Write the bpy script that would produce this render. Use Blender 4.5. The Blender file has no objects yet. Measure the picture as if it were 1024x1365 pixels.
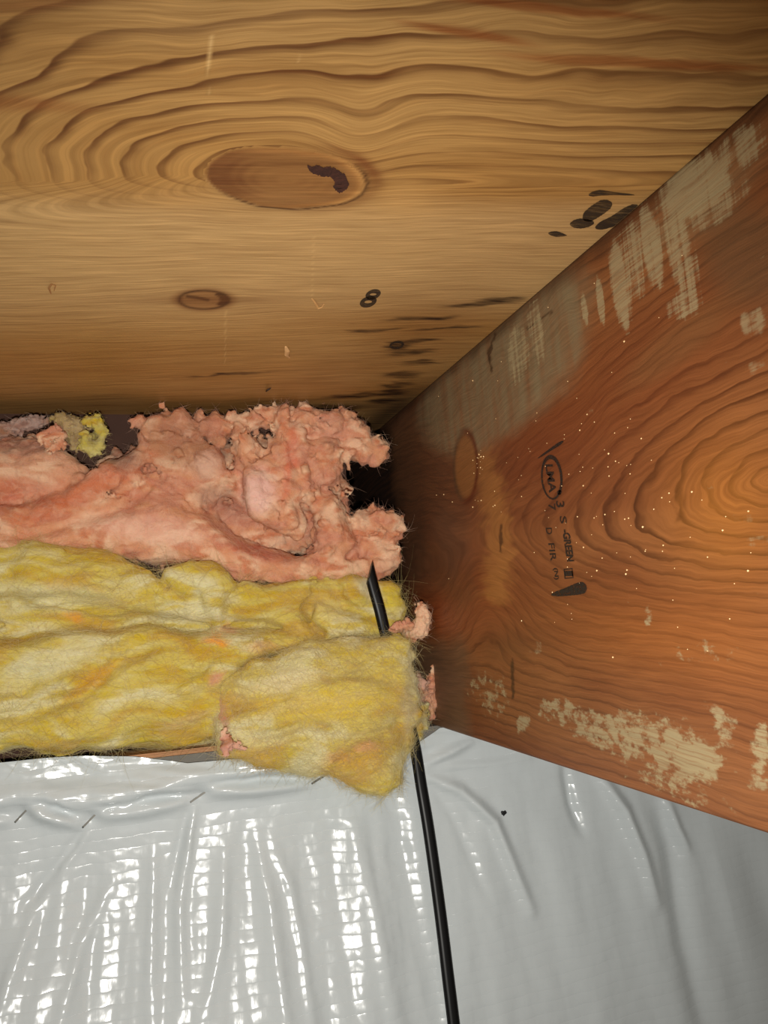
import bpy, bmesh, math, random
import numpy as np
from mathutils import Vector, Matrix

# ------------------------------------------------------------------ camera, light, exposure
scene = bpy.context.scene
col = scene.collection
F, CX, CY = 1065.0, 512.0, 682.5
RHO = 0.070
_y = np.array([(193 - CX) / F, (841 - CY) / F, 1.0]); _y /= np.linalg.norm(_y)
_u = np.array([-math.sin(RHO), -math.cos(RHO), 0.0]); _u[2] = -(_u @ _y) / _y[2]; _u /= np.linalg.norm(_u)
_x = np.cross(_y, _u)
M = np.stack([_x, _y, _u])                 # rows: world X (right), Y (into the wall), Z (up) in camera axes


def ray(px, py):
    return M @ np.array([(px - CX) / F, (py - CY) / F, 1.0])


# room scale from the 235 mm joist whose lower back corner shows at (585, 968)
_r = ray(585, 968); _r /= _r[1]
_t = ray(1024, 125); _zt = _t[2] / _t[0] * _r[0]
S = 0.235 / (_zt - _r[2])
YW = S                                     # face of the plastic-covered wall
XJ = _r[0] * S                             # face of the joist
ZB, ZT = _r[2] * S, _zt * S                # joist bottom and subfloor, relative to the lens
YR = YW * 1.09                             # rim board
LENS = np.array([0.0, 0.0, 2.28])          # lens height above the basement floor
O = LENS


def project(P):
    """world points (n,3) -> pixels"""
    c = (np.asarray(P, float) - O) @ M
    return CX + F * c[..., 0] / c[..., 2], CY + F * c[..., 1] / c[..., 2]


def on_y(px, py, y):
    r = ray(px, py); return O + r * (y / r[1])


def on_z(px, py, z):
    r = ray(px, py); return O + r * (z / r[2])


def on_x(px, py, x):
    r = ray(px, py); return O + r * (x / r[0])


cam_d = bpy.data.cameras.new('camera')
cam_d.sensor_fit = 'VERTICAL'; cam_d.sensor_height = 36.0
cam_d.lens = F / 1365.0 * 36.0
cam_d.clip_start = 0.01
cam = bpy.data.objects.new('camera', cam_d); col.objects.link(cam)
R3 = Matrix(((M[0, 0], -M[0, 1], -M[0, 2]), (M[1, 0], -M[1, 1], -M[1, 2]), (M[2, 0], -M[2, 1], -M[2, 2])))
cam.matrix_world = Matrix.Translation(Vector(O)) @ R3.to_4x4()
scene.camera = cam

world = bpy.data.worlds.new('world'); scene.world = world; world.use_nodes = True
world.node_tree.nodes['Background'].inputs[0].default_value = (1.0, 0.86, 0.70, 1)
world.node_tree.nodes['Background'].inputs[1].default_value = 0.11

# the phone's flash, next to the lens
fl = bpy.data.lights.new('phone_flash', 'SPOT')
fl.energy = 9.2; fl.color = (1.0, 0.965, 0.90)
fl.spot_size = math.radians(112); fl.spot_blend = 1.0; fl.shadow_soft_size = 0.004
flash = bpy.data.objects.new('phone_flash', fl); col.objects.link(flash)
_fp = Vector(O + M[:, 0] * -0.004 + M[:, 1] * 0.027)
flash.location = _fp
flash.rotation_euler = Vector(ray(440, 850)).to_track_quat('-Z', 'Y').to_euler()

vs = scene.view_settings
vs.view_transform = 'Standard'; vs.look = 'None'; vs.gamma = 1.0; vs.use_curve_mapping = False
vs.exposure = 0.0

rng = np.random.default_rng(7)
random.seed(7)


# ------------------------------------------------------------------ helpers
def lin(r, g, b):
    f = lambda c: (c / 255 / 12.92) if c <= 10 else ((c / 255 + 0.055) / 1.055) ** 2.4
    return (f(r), f(g), f(b))


def smooth(a, b, x):
    t = np.clip((x - a) / (b - a), 0, 1); return t * t * (3 - 2 * t)


_perm = np.random.default_rng(3).permutation(256); _perm = np.concatenate([_perm, _perm, _perm])
_grad = np.random.default_rng(4).normal(size=(256, 3)); _grad /= np.linalg.norm(_grad, axis=1)[:, None]


def noise(p):
    p = np.asarray(p, float); i = np.floor(p).astype(int); f = p - i; i &= 255
    w = f * f * f * (f * (f * 6 - 15) + 10); out = 0
    for dx in (0, 1):
        for dy in (0, 1):
            for dz in (0, 1):
                g = _grad[_perm[_perm[_perm[i[..., 0] + dx] + i[..., 1] + dy] + i[..., 2] + dz]]
                d = g[..., 0] * (f[..., 0] - dx) + g[..., 1] * (f[..., 1] - dy) + g[..., 2] * (f[..., 2] - dz)
                ww = (w[..., 0] if dx else 1 - w[..., 0]) * (w[..., 1] if dy else 1 - w[..., 1]) * (w[..., 2] if dz else 1 - w[..., 2])
                out = out + d * ww
    return out * 1.5


def fbm(p, n=4, gain=0.5):
    a, s, o = 1.0, 0, 0.0
    p = np.asarray(p, float)
    for k in range(n):
        o = o + a * noise(p + 17.3 * k); a *= gain; p = p * 2.03
    return o


def seg_dist(px, py, pts):
    """distance of pixels to a polyline, and the position along it 0..1"""
    best = np.full(np.shape(px), 1e9); par = np.zeros(np.shape(px)); n = len(pts) - 1
    for k in range(n):
        ax, ay = pts[k][:2]; bx, by = pts[k + 1][:2]
        vx, vy = bx - ax, by - ay; L = vx * vx + vy * vy + 1e-9
        t = np.clip(((px - ax) * vx + (py - ay) * vy) / L, 0, 1)
        d = np.hypot(px - ax - t * vx, py - ay - t * vy)
        m = d < best; best = np.where(m, d, best); par = np.where(m, (k + t) / n, par)
    return best, par


def ell(px, py, cx, cy, rx, ry, ang=0.0):
    a = math.radians(ang); dx, dy = px - cx, py - cy
    u = (dx * math.cos(a) + dy * math.sin(a)) / rx; v = (-dx * math.sin(a) + dy * math.cos(a)) / ry
    return np.sqrt(u * u + v * v)


def tag(o, label=None, cat=None, group=None, kind=None):
    for k, v in (('label', label), ('category', cat), ('group', group), ('kind', kind)):
        if v: o[k] = v
    return o


def link(name, me, mat=None, parent=None):
    o = bpy.data.objects.new(name, me); col.objects.link(o)
    if mat: me.materials.append(mat)
    if parent: o.parent = parent
    return o


def mesh_np(name, V, Fq, smooth_shade=True):
    me = bpy.data.meshes.new(name)
    V = np.asarray(V, np.float32); Fq = np.asarray(Fq, np.int32); k = Fq.shape[1]
    me.vertices.add(len(V)); me.vertices.foreach_set('co', V.ravel())
    me.loops.add(Fq.size); me.loops.foreach_set('vertex_index', Fq.ravel())
    me.polygons.add(len(Fq)); me.polygons.foreach_set('loop_start', np.arange(0, Fq.size, k, dtype=np.int32))
    me.update(calc_edges=True)
    if smooth_shade: me.polygons.foreach_set('use_smooth', np.ones(len(Fq), bool))
    me.validate()
    return me


def attr_f(me, name, vals):
    a = me.attributes.new(name, 'FLOAT', 'POINT'); a.data.foreach_set('value', np.asarray(vals, np.float32).ravel())


def attr_c(me, name, rgba):
    a = me.attributes.new(name, 'FLOAT_COLOR', 'POINT'); a.data.foreach_set('color', np.asarray(rgba, np.float32).ravel())


class Paint:
    """surface colours (stains, dirt, resin, dye, some painted light and shade) laid over each other: rgb + cover"""
    def __init__(s, n): s.c = np.zeros((n, 4))
    def over(s, rgb, a):
        a = np.clip(a, 0, 1)[:, None]; A = s.c[:, 3:4]
        na = a + A * (1 - a)
        s.c[:, :3] = np.where(na > 1e-6, (np.array(rgb)[None] * a + s.c[:, :3] * A * (1 - a)) / np.maximum(na, 1e-6), 0)
        s.c[:, 3:4] = na


def grid_faces(nu, nv):
    i = np.arange(nu * nv).reshape(nu, nv)
    return np.stack([i[:-1, :-1], i[1:, :-1], i[1:, 1:], i[:-1, 1:]], -1).reshape(-1, 4)


def slab(P):
    """a grid P (nu,nv,3) facing the viewer, closed by the same outline moved by `back`"""
    nu, nv = P.shape[:2]
    return P.reshape(-1, 3), grid_faces(nu, nv)


def close_slab(V, Fc, nu, nv, back):
    """turn a sheet grid into a closed board by adding the opposite face and four edges"""
    i = np.arange(nu * nv).reshape(nu, nv)
    loop = np.concatenate([i[:, 0], i[-1, 1:], i[-2::-1, -1], i[0, -2:0:-1]])
    n = len(V); bv = V[loop] + np.array(back)
    k = np.arange(len(loop)); k2 = np.roll(k, -1)
    side = np.stack([loop[k2], loop[k], n + k, n + k2], -1)
    return np.vstack([V, bv]), np.vstack([Fc, side]), n, len(loop)


class NT:
    def __init__(s, name):
        s.m = bpy.data.materials.new(name); s.m.use_nodes = True
        s.t = s.m.node_tree; s.b = s.t.nodes['Principled BSDF']; s.out = s.t.nodes['Material Output']
    def n(s, typ, **kw):
        nd = s.t.nodes.new(typ)
        for k, v in kw.items(): setattr(nd, k, v)
        return nd
    def put(s, sock, v):
        if hasattr(v, 'is_linked') or isinstance(v, bpy.types.NodeSocket): s.t.links.new(v, sock)
        elif isinstance(v, (tuple, list)) and len(v) == 3 and sock.type == 'RGBA': sock.default_value = (*v, 1)
        else: sock.default_value = v
    def math(s, op, a, b=0.0, c=0.0, clamp=False):
        nd = s.n('ShaderNodeMath', operation=op, use_clamp=clamp)
        for k, v in enumerate((a, b, c)): s.put(nd.inputs[k], v)
        return nd.outputs[0]
    def mix(s, f, a, b, mode='MIX'):
        nd = s.n('ShaderNodeMix', data_type='RGBA', blend_type=mode)
        s.put(nd.inputs[0], f); s.put(nd.inputs[6], a); s.put(nd.inputs[7], b)
        return nd.outputs[2]
    def step(s, x, a, b):
        nd = s.n('ShaderNodeMapRange', interpolation_type='SMOOTHSTEP')
        s.put(nd.inputs[0], x); nd.inputs[1].default_value = a; nd.inputs[2].default_value = b
        return nd.outputs[0]
    def pos(s, scale=(1, 1, 1), rot=(0, 0, 0)):
        tc = s.n('ShaderNodeTexCoord'); mp = s.n('ShaderNodeMapping')
        mp.inputs['Scale'].default_value = scale; mp.inputs['Rotation'].default_value = rot
        s.t.links.new(tc.outputs['Object'], mp.inputs[0]); return mp.outputs[0]
    def noise(s, scale=(1, 1, 1), detail=4, rough=0.55, rot=(0, 0, 0), dist=0.0):
        nd = s.n('ShaderNodeTexNoise'); nd.inputs['Scale'].default_value = 1.0
        nd.inputs['Detail'].default_value = detail; nd.inputs['Roughness'].default_value = rough
        nd.inputs['Distortion'].default_value = dist
        s.t.links.new(s.pos(scale, rot), nd.inputs['Vector']); return nd.outputs[0]
    def attr(s, name, out='Fac'):
        nd = s.n('ShaderNodeAttribute', attribute_name=name); return nd.outputs[out]
    def bump(s, h, strength, dist):
        nd = s.n('ShaderNodeBump'); nd.inputs['Strength'].default_value = strength; nd.inputs['Distance'].default_value = dist
        s.put(nd.inputs['Height'], h); s.t.links.new(nd.outputs[0], s.b.inputs['Normal']); return nd
    def set(s, **kw):
        for k, v in kw.items(): s.put(s.b.inputs[k.replace('_', ' ')], v)
        return s


def plain(name, rgb, rough=0.6, metal=0.0, var=0.15, scale=300):
    k = NT(name); n = k.noise((scale,) * 3, 3)
    c = k.mix(n, tuple(v * (1 - var) for v in rgb), tuple(min(1, v * (1 + var)) for v in rgb))
    k.set(Base_Color=c, Roughness=rough, Metallic=metal); return k.m


def box_mesh(name, x0, x1, y0, y1, z0, z1, bevel=0.0):
    bm = bmesh.new(); bmesh.ops.create_cube(bm, size=1)
    for v in bm.verts:
        v.co = ((x0 + x1) / 2 + v.co.x * (x1 - x0), (y0 + y1) / 2 + v.co.y * (y1 - y0), (z0 + z1) / 2 + v.co.z * (z1 - z0))
    if bevel: bmesh.ops.bevel(bm, geom=bm.edges[:], offset=bevel, segments=2, affect='EDGES')
    me = bpy.data.meshes.new(name); bm.to_mesh(me); bm.free(); return me


# ------------------------------------------------------------------ wood
def wood_material(name, light, mid, dark, streak, paint_rgb=None, rough=0.45, fine=1.0, wobble=0.9):
    """rings are the contours of the grain field 'grain'; 'tint' holds knots and stains; 'chalk' the whitish film"""
    k = NT(name)
    h = k.attr('grain')
    wob = k.noise(streak[0], 2, 0.5)
    h2 = k.math('ADD', h, k.math('MULTIPLY', k.math('SUBTRACT', wob, 0.5), wobble))
    ph = k.math('FRACT', h2)
    late = k.math('MULTIPLY', k.math('POWER', k.step(ph, 0.38, 0.86), 2.0), k.math('SUBTRACT', 1.0, k.step(ph, 0.87, 0.94)))
    late = k.math('MULTIPLY', late, k.attr('ring'))
    tc = k.n('ShaderNodeTexCoord'); sp = k.n('ShaderNodeSeparateXYZ'); k.t.links.new(tc.outputs['Object'], sp.inputs[0])
    fw = k.attr('flow')

    def along(su, sv, detail, rough_):
        cb = k.n('ShaderNodeCombineXYZ'); k.put(cb.inputs[0], k.math('MULTIPLY', sp.outputs[streak[4]], su)); k.put(cb.inputs[1], k.math('MULTIPLY', fw, sv))
        nd = k.n('ShaderNodeTexNoise'); nd.inputs['Scale'].default_value = 1.0; nd.inputs['Detail'].default_value = detail; nd.inputs['Roughness'].default_value = rough_
        k.t.links.new(cb.outputs[0], nd.inputs['Vector']); return nd.outputs[0]

    g1 = along(*streak[1], 3, 0.6)
    g2 = along(*streak[2], 2, 0.6)
    broad = k.noise(streak[3], 3, 0.5)
    c = k.mix(k.step(broad, 0.3, 0.7), light, mid)
    c = k.mix(k.math('MULTIPLY', late, 0.95, clamp=True), c, dark)
    ta = k.attr('tint', 'Alpha')
    c = k.mix(k.math('MULTIPLY', ta, k.math('ADD', 0.7, k.math('MULTIPLY', g1, 0.6)), clamp=True), c, k.attr('tint', 'Color'))
    c = k.mix(k.math('MULTIPLY', k.step(g1, 0.47, 0.66), 0.55 * fine), c, k.mix(1.0, c, (0.60, 0.52, 0.44), 'MULTIPLY'))
    c = k.mix(k.math('MULTIPLY', k.step(g2, 0.50, 0.66), 0.45 * fine), c, k.mix(1.0, c, (1.5, 1.5, 1.5), 'MULTIPLY'))
    c = k.mix(k.math('MULTIPLY', k.step(g2, 0.50, 0.34), 0.45 * fine), c, k.mix(1.0, c, (0.6, 0.54, 0.46), 'MULTIPLY'))
    rg = k.math('ADD', rough, k.math('MULTIPLY', g1, 0.2))
    if paint_rgb:
        ch = k.attr('chalk')
        blot = k.noise((1, 130, 230), 6, 0.66, rot=(math.radians(20), 0, 0))
        oblq = k.noise((1, 60, 900), 4, 0.7)
        up = k.noise((1, 330, 18), 4, 0.6)
        tex = k.mix(k.attr('chalkdir'), blot, k.math('ADD', k.math('MULTIPLY', oblq, 0.5), k.math('MULTIPLY', up, 0.5)))
        film = k.step(k.math('ADD', ch, k.math('MULTIPLY', k.math('SUBTRACT', tex, 0.5), 2.3)), 0.40, 0.78)
        scr = along(30, streak[2][1] * 0.8, 3, 0.7)
        film = k.math('MULTIPLY', k.math('MULTIPLY', film, k.attr('chalkmax')), k.math('SUBTRACT', 1.0, k.math('MULTIPLY', k.step(scr, 0.46, 0.62), 0.42)))
        c = k.mix(film, c, k.mix(g1, paint_rgb, tuple(v * 0.72 for v in paint_rgb)))
        rg = k.math('ADD', rg, k.math('MULTIPLY', film, 0.25))
    k.set(Base_Color=c, Roughness=rg)
    k.b.inputs['Specular IOR Level'].default_value = 0.35
    hh = k.math('ADD', k.math('MULTIPLY', g2, 0.7), k.math('MULTIPLY', late, 0.12))
    k.bump(hh, 0.30, 0.0005)
    return k.m


def local_px(P, c_px, plane):
    """flat (affine) pixel coordinates of plane points around one photo point"""
    c0 = plane(*c_px); du = plane(c_px[0] + 1, c_px[1]) - c0; dv = plane(c_px[0], c_px[1] + 1) - c0
    A = np.stack([du, dv], 1); inv = np.linalg.pinv(A)
    q = (P - c0) @ inv.T
    return q[:, 0], q[:, 1]


# ---- ceiling: the plywood subfloor
ceil_plane = lambda px, py: on_z(px, py, ZT)
xs = np.concatenate([np.arange(-0.42, -0.14, 0.006), np.arange(-0.14, XJ + 0.0005, 0.0011)]); xs[-1] = XJ
xs = np.append(xs, [XJ + 0.02, XJ + 0.038, XJ + 0.25])
ys = np.concatenate([np.arange(-0.35, 0.16, 0.01), np.arange(0.16, YR, 0.0013), np.arange(YR, YR + 0.17, 0.008)])
P = np.stack(np.meshgrid(xs, ys, [O[2] + ZT], indexing='ij'), -1)[:, :, 0]
nu, nv = P.shape[:2]; V = P.reshape(-1, 3)
U0, V0 = local_px(V, (385, 240), ceil_plane)
nz = lambda sx, sy, k=0, n=3: fbm(np.stack([V[:, 0] * sx, V[:, 1] * sy, np.full(len(V), 3.7 + k)], -1), n)
Vw = V0 + (9 + 22 * smooth(-60, -240, V0)) * nz(9, 14, 1) + 5 * nz(30, 40, 2) * smooth(0, -120, V0)
Uw = U0 + 16 * nz(10, 20, 3)
dip = 20 * np.exp(-((U0 - 85) / 48) ** 2) * np.exp(-((V0 + 55) / 55) ** 2)
Vw = Vw - dip
U2, V2 = local_px(V, (272, 400), ceil_plane)
e2 = np.sqrt((U2 / 38) ** 2 + (V2 / 14) ** 2)
Vw = Vw - 7 * (V2 / 14) * np.exp(-(e2 / 1.6) ** 2)
ru = np.where(Uw < 0, Uw / 46.0, Uw / 330.0)
rv = np.where(Vw < 0, 14.0 * (1 - np.exp(-np.abs(Vw) / 170.0)), Vw / 5.5)
grain = np.sqrt(ru ** 2 + rv ** 2)
flow = np.sqrt(np.where(Uw < 0, Uw / np.where(Vw < 0, 3.4, 3.4 + 0.10 * np.abs(Vw)), Uw / 30.0) ** 2 + Vw ** 2)
ring = 0.40 + 0.55 * smooth(60, -150, V0) + 0.75 * nz(7, 30, 5)
ring *= 0.35 + 0.65 * smooth(35, -30, V0 - 0.02 * U0)
ring = np.clip(ring, 0.24, 1.2)
pt = Paint(len(V))
# pale straight grain below the knot, extra brightness painted in against flash falloff
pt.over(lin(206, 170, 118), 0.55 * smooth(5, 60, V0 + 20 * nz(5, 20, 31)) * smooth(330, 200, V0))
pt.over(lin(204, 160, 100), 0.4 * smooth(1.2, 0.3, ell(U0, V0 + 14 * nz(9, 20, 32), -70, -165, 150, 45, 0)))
# darker reddish bands of the veneer near the joist end; tone deepens along the back
pt.over(lin(104, 68, 36), 0.32 * smooth(0.49, 0.60, V[:, 1] + 0.015 * nz(6, 30, 7)))
Ub, Vb = local_px(V, (560, 450), ceil_plane)
pt.over(lin(120, 72, 32), 0.45 * np.exp(-ell(Ub, Vb, 0, 0, 130, 55, -20) ** 2))
Ut, Vt = local_px(V, (800, 60), ceil_plane)
for (x0, y0, rx, ry, a) in ((60, 25, 210, 9, 3), (-60, -45, 160, 7, 6), (-170, -12, 90, 8, 9), (180, -65, 160, 9, 6)):
    pt.over(lin(142, 78, 34), 0.75 * smooth(1.25, 0.5, ell(Ut, Vt + 10 * nz(14, 30, 9), x0, y0, rx, ry, a)))
Ul, Vl = local_px(V, (60, 130), ceil_plane)
pt.over(lin(140, 80, 36), 0.55 * smooth(1.3, 0.2, ell(Ul, Vl + 12 * nz(12, 30, 11), -40, 8, 120, 16, 4)))
pt.over(lin(140, 80, 36), 0.5 * smooth(1.3, 0.2, ell(Ul, Vl + 12 * nz(12, 30, 12), 20, -110, 200, 10, -3)))
# large knot
e1 = ell(U0, V0 + 3 * nz(40, 60, 13), -2, 0, 106, 40, 4)
halo = np.exp(-((e1 - 1.10) / 0.16) ** 2)
pt.over(lin(120, 74, 36), 0.5 * halo * smooth(-20, 90, U0))
body = smooth(1.03, 0.95, e1)
pt.over(lin(138, 92, 50), 0.78 * body)
pt.over(lin(112, 66, 34), 0.75 * body * smooth(-25, -85, U0 + 6 * np.sin(e1 * 40)))
pt.over(lin(100, 58, 30), 0.14 * body * (0.5 + 0.5 * np.sin(e1 * 34 + 3 * nz(30, 50, 14))))
pt.over(lin(168, 116, 62), 0.8 * np.exp(-((e1 - 0.93) / 0.05) ** 2) * smooth(-90, 20, U0))
pt.over(lin(120, 68, 34), 0.75 * np.exp(-((e1 - 1.16) / 0.09) ** 2) * smooth(30, 100, U0) * smooth(40, -20, V0))
pt.over(lin(190, 140, 80), 0.85 * np.exp(-((e1 - 0.97) / 0.04) ** 2) * smooth(30, 80, U0))
pt.over(lin(70, 38, 18), 0.95 * np.exp(-((e1 - 1.03) / 0.03) ** 2) * smooth(-40, 60, V0 * 3 + U0 * 0.6))
grain = np.where(e1 < 1.0, 3 + 5 * e1, grain)
ring = np.where(e1 < 1.0, 0.08, ring); flow = np.where(e1 < 1.0, V0 * 0.8 + 60, flow)
# resin glow right below the knot, and old pale scratches
Us, Vs = local_px(V, (540, 265), ceil_plane)
pt.over(lin(206, 160, 98), 0.55 * np.exp(-ell(Us, Vs, 0, 0, 45, 22) ** 2))
for (ax, ay, bx, by, w, s_) in ((281, 50, 277, 128, 2.6, 0.75), (402, 55, 396, 85, 2.0, 0.4), (301, 410, 300, 490, 1.6, 0.35), (418, 320, 416, 400, 1.2, 0.3)):
    A_, B_ = ceil_plane(ax, ay), ceil_plane(bx, by)
    Ux, Vx = local_px(V, ((ax + bx) / 2, (ay + by) / 2), ceil_plane)
    d, _ = seg_dist(Ux, Vx, [(ax - (ax + bx) / 2, ay - (ay + by) / 2), (bx - (ax + bx) / 2, by - (ay + by) / 2)])
    pt.over(lin(226, 186, 124), s_ * smooth(w, w * 0.3, d))
# small knot
e3 = np.sqrt(((U2 + 1.5 * nz(60, 90, 41)) / 34) ** 2 + (V2 / 12.5) ** 2)
pt.over(lin(120, 72, 36), 0.55 * np.exp(-((e3 - 1.1) / 0.22) ** 2))
pt.over(lin(150, 104, 60), 0.85 * smooth(1.0, 0.85, e3))
pt.over(lin(62, 32, 16), 0.95 * np.exp(-((e3 - 0.98) / 0.10) ** 2))
pt.over(lin(60, 30, 16), 0.9 * smooth(0.95, 0.8, ell(U2, V2, 22, -1, 12, 10, 20)) * smooth(0.55, 0.75, ell(U2, V2, 8, 0, 20, 11)))
pt.over(lin(52, 28, 16), 0.8 * smooth(3.0, 1.0, seg_dist(U2, V2, [(-22, -5), (-8, -3), (6, 0)])[0]))
pt.over(lin(110, 64, 30), 0.45 * np.exp(-(V2 / 6) ** 2) * np.exp(-(U2 / 110) ** 2))
# dark ragged streaks beside the joist
for (cx_, cy_, rx, ry) in ((640, 405, 62, 3.0), (670, 398, 34, 2.4), (560, 425, 60, 2.2), (500, 440, 42, 2.2), (600, 437, 60, 2.0),
                           (555, 455, 40, 2.4), (545, 470, 38, 3.4), (530, 462, 22, 5.5), (538, 500, 34, 4.2), (530, 512, 28, 3.6),
                           (522, 524, 30, 4.0), (512, 534, 30, 4.4), (470, 528, 50, 2.6), (430, 546, 90, 4.0), (300, 500, 70, 1.6), (560, 483, 26, 3.0)):
    Ux, Vx = local_px(V, (cx_, cy_), ceil_plane)
    pt.over(lin(44, 24, 13), 0.85 * smooth(1.15, 0.35, ell(Ux + 12 * nz(40, 300, cx_), Vx + 2.5 * nz(50, 90, cy_), 0, 0, rx, ry * 1.5, -4)) * (0.9 + 0.5 * nz(60, 500, 21)))
Uc, Vc = local_px(V, (520, 545), ceil_plane)
pt.over(lin(38, 24, 16), 0.8 * np.exp(-ell(Uc, Vc, 0, 6, 70, 16, -35) ** 2))  # soft dark corner: shade of the gap painted onto the plywood
V2d, F2, nb, nl = close_slab(V, grid_faces(nu, nv), nu, nv, (0, 0, 0.018))
me = mesh_np('ceiling', V2d, F2[:, ::-1])
pad = lambda a: np.concatenate([a, np.zeros(nl)])
attr_f(me, 'grain', pad(grain)); attr_f(me, 'ring', pad(ring)); attr_f(me, 'flow', pad(flow))
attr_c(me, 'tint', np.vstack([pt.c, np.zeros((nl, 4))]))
m_ply = wood_material('plywood', lin(186, 144, 86), lin(170, 124, 66), lin(104, 62, 28),
                      ((12, 50, 1), (14, 0.13), (30, 0.36), (5, 16, 1), 0), rough=0.42, fine=0.8)
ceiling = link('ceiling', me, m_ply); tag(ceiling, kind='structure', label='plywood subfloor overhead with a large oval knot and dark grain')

# ---- the floor joist on the right
j_plane = lambda px, py: on_x(px, py, XJ)
ys = np.concatenate([np.arange(-0.35, 0.17, 0.01), np.arange(0.17, YR + 0.005, 0.0011), np.arange(YR + 0.005, YR + 0.17, 0.01)])
zs = np.linspace(O[2] + ZB, O[2] + ZT, 215)
P = np.stack(np.meshgrid([XJ], ys, zs, indexing='ij'), -1)[0]
nu, nv = P.shape[:2]; V = P.reshape(-1, 3)
nz = lambda sy, sz, k=0, n=3: fbm(np.stack([V[:, 1] * sy, V[:, 2] * sz, np.full(len(V), 5.1 + k)], -1), n)
LP = lambda px, py: local_px(V, (px, py), j_plane)
hJ = lambda px, py: j_plane(px, py)
ca = hJ(1030, 640)                                                       # eye of the cathedral figure
dy = V[:, 1] - ca[1]; dz = V[:, 2] - ca[2]
dyw = dy + 0.010 * nz(14, 25, 1) + 0.003 * nz(80, 120, 2)
dyw = np.where(dyw > 0, 0.11 * (1 - np.exp(-np.maximum(dyw, 0) / 0.11)), dyw)
dzw = dz + (0.0035 + 0.003 * smooth(-0.03, 0.02, dz)) * nz(9, 20, 3) + 0.0005 * nz(90, 60, 4)
gy = np.where(dyw > 0, dyw / 0.0110, dyw / 0.10)
gz = np.where(dzw > 0, dzw / 0.0060, dzw / 0.0046)
grain = np.sqrt(gy ** 2 + gz ** 2)
Uk, Vk = LP(620, 622)                                                    # oval knot near the back
ek = np.sqrt((Uk / 15) ** 2 + (Vk / 44) ** 2)
grain = grain + 4.0 * np.exp(-(ek / 3.0) ** 2)
Uq, Vq = LP(655, 805)                                                    # swirl below the knot
eq = np.sqrt((Uq / 30) ** 2 + (Vq / 42) ** 2)
grain = grain + 5.0 * np.exp(-(eq / 1.7) ** 2)
flow = np.sqrt((dyw * np.where(dyw > 0, 0.36, 0.06)) ** 2 + dzw ** 2) + 0.010 * np.exp(-(ek / 2.6) ** 2) + 0.016 * np.exp(-(eq / 1.7) ** 2)
Ua, Va = LP(930, 660)
ring = 0.42 + 0.6 * np.exp(-ell(Ua, Va, 20, 0, 150, 170) ** 2 * 0.9) + 0.35 * nz(10, 30, 6)
ring = np.clip(ring, 0.08, 1.0)
pt = Paint(len(V))
pt.over(lin(112, 54, 26), 0.65 * np.exp(-ell(*LP(700, 520), 60, 40, 190, 70, -42) ** 2))
pt.over(lin(150, 64, 24), 0.45 * np.exp(-ell(*LP(600, 800), 0, 0, 70, 55) ** 2))
pt.over(lin(178, 112, 44), 0.50 * np.exp(-ell(*LP(960, 660), 10, 20, 90, 100) ** 2))
pt.over(lin(170, 100, 42), 0.40 * np.exp(-ell(*LP(880, 850), 0, 0, 190, 60, 8) ** 2))
# pale raised-grain band beside the knot
d, _ = seg_dist(*LP(660, 700), [(-18, -90), (-2, -30), (8, 30), (0, 90)])
pt.over(lin(178, 122, 62), 0.55 * smooth(26, 6, d + 9 * nz(60, 200, 8)))
# grey-brown stain at the back end and lower back corner, plus painted gap shade
qx_, qy_ = LP(575, 640)
Uz, Vz = qx_ + 10 * nz(30, 40, 9), qy_ + 10 * nz(30, 40, 10)
back = smooth(52, 8, Uz - 0.10 * Vz) * smooth(190, 120, Vz)
pt.over(lin(96, 70, 50), 0.62 * back)
pt.over(lin(88, 56, 38), 0.45 * smooth(95, 30, Uz + 0.15 * Vz) * smooth(150, 90, Vz) * smooth(-70, -10, Vz))
pt.over(lin(30, 22, 18), 0.85 * smooth(-40, -70, Uz - 0.10 * Vz))  # far end blackened, the shade inside the gap put into the colour
Uz, Vz = LP(600, 900)
pt.over(lin(116, 90, 66), 0.72 * smooth(34, 14, Uz + 8 * nz(30, 40, 11)) * smooth(-62, -30, Vz + 8 * nz(40, 30, 18)) )
Uz, Vz = LP(680, 860)
pt.over(lin(88, 54, 30), 0.40 * np.exp(-ell(Uz, Vz, 0, 0, 44, 22, -12) ** 2))
# greyish smear in the upper half of the back
Uz, Vz = LP(640, 500)
sm = smooth(1.12, 0.82, ell(Uz + 8 * nz(30, 60, 12), Vz + 8 * nz(30, 60, 13), 6, 0, 74, 140, 40))
sm = np.maximum(sm, smooth(1.1, 0.8, ell(Uz + 6 * nz(40, 70, 14), Vz, -45, 60, 40, 60, 10)) * 0.8)
pt.over(lin(128, 112, 84), 0.92 * sm * (0.85 + 0.4 * nz(120, 20, 15)))
# dusty grey-brown patches
pt.over(lin(98, 74, 50), 0.55 * smooth(1.2, 0.4, ell(*LP(985, 330), 10, 10, 75, 85, -42)))
pt.over(lin(120, 84, 50), 0.40 * smooth(1.3, 0.4, ell(*LP(900, 460), 0, 0, 110, 26, -40)))
pt.over(lin(134, 112, 80), 0.5 * smooth(1.25, 0.5, ell(*LP(925, 270), 0, 0, 120, 44, -42)) * (0.7 + 0.8 * nz(20, 300, 33)))
# knot itself
pt.over(lin(138, 92, 50), 0.9 * smooth(1.05, 0.9, ek))
pt.over(lin(92, 42, 18), 0.9 * np.exp(-((ek - 1.05) / 0.13) ** 2) * smooth(-12, 4, Uk))
pt.over(lin(84, 62, 42), 0.7 * np.exp(-((ek - 1.0) / 0.16) ** 2) * smooth(4, -10, Uk))
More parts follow.
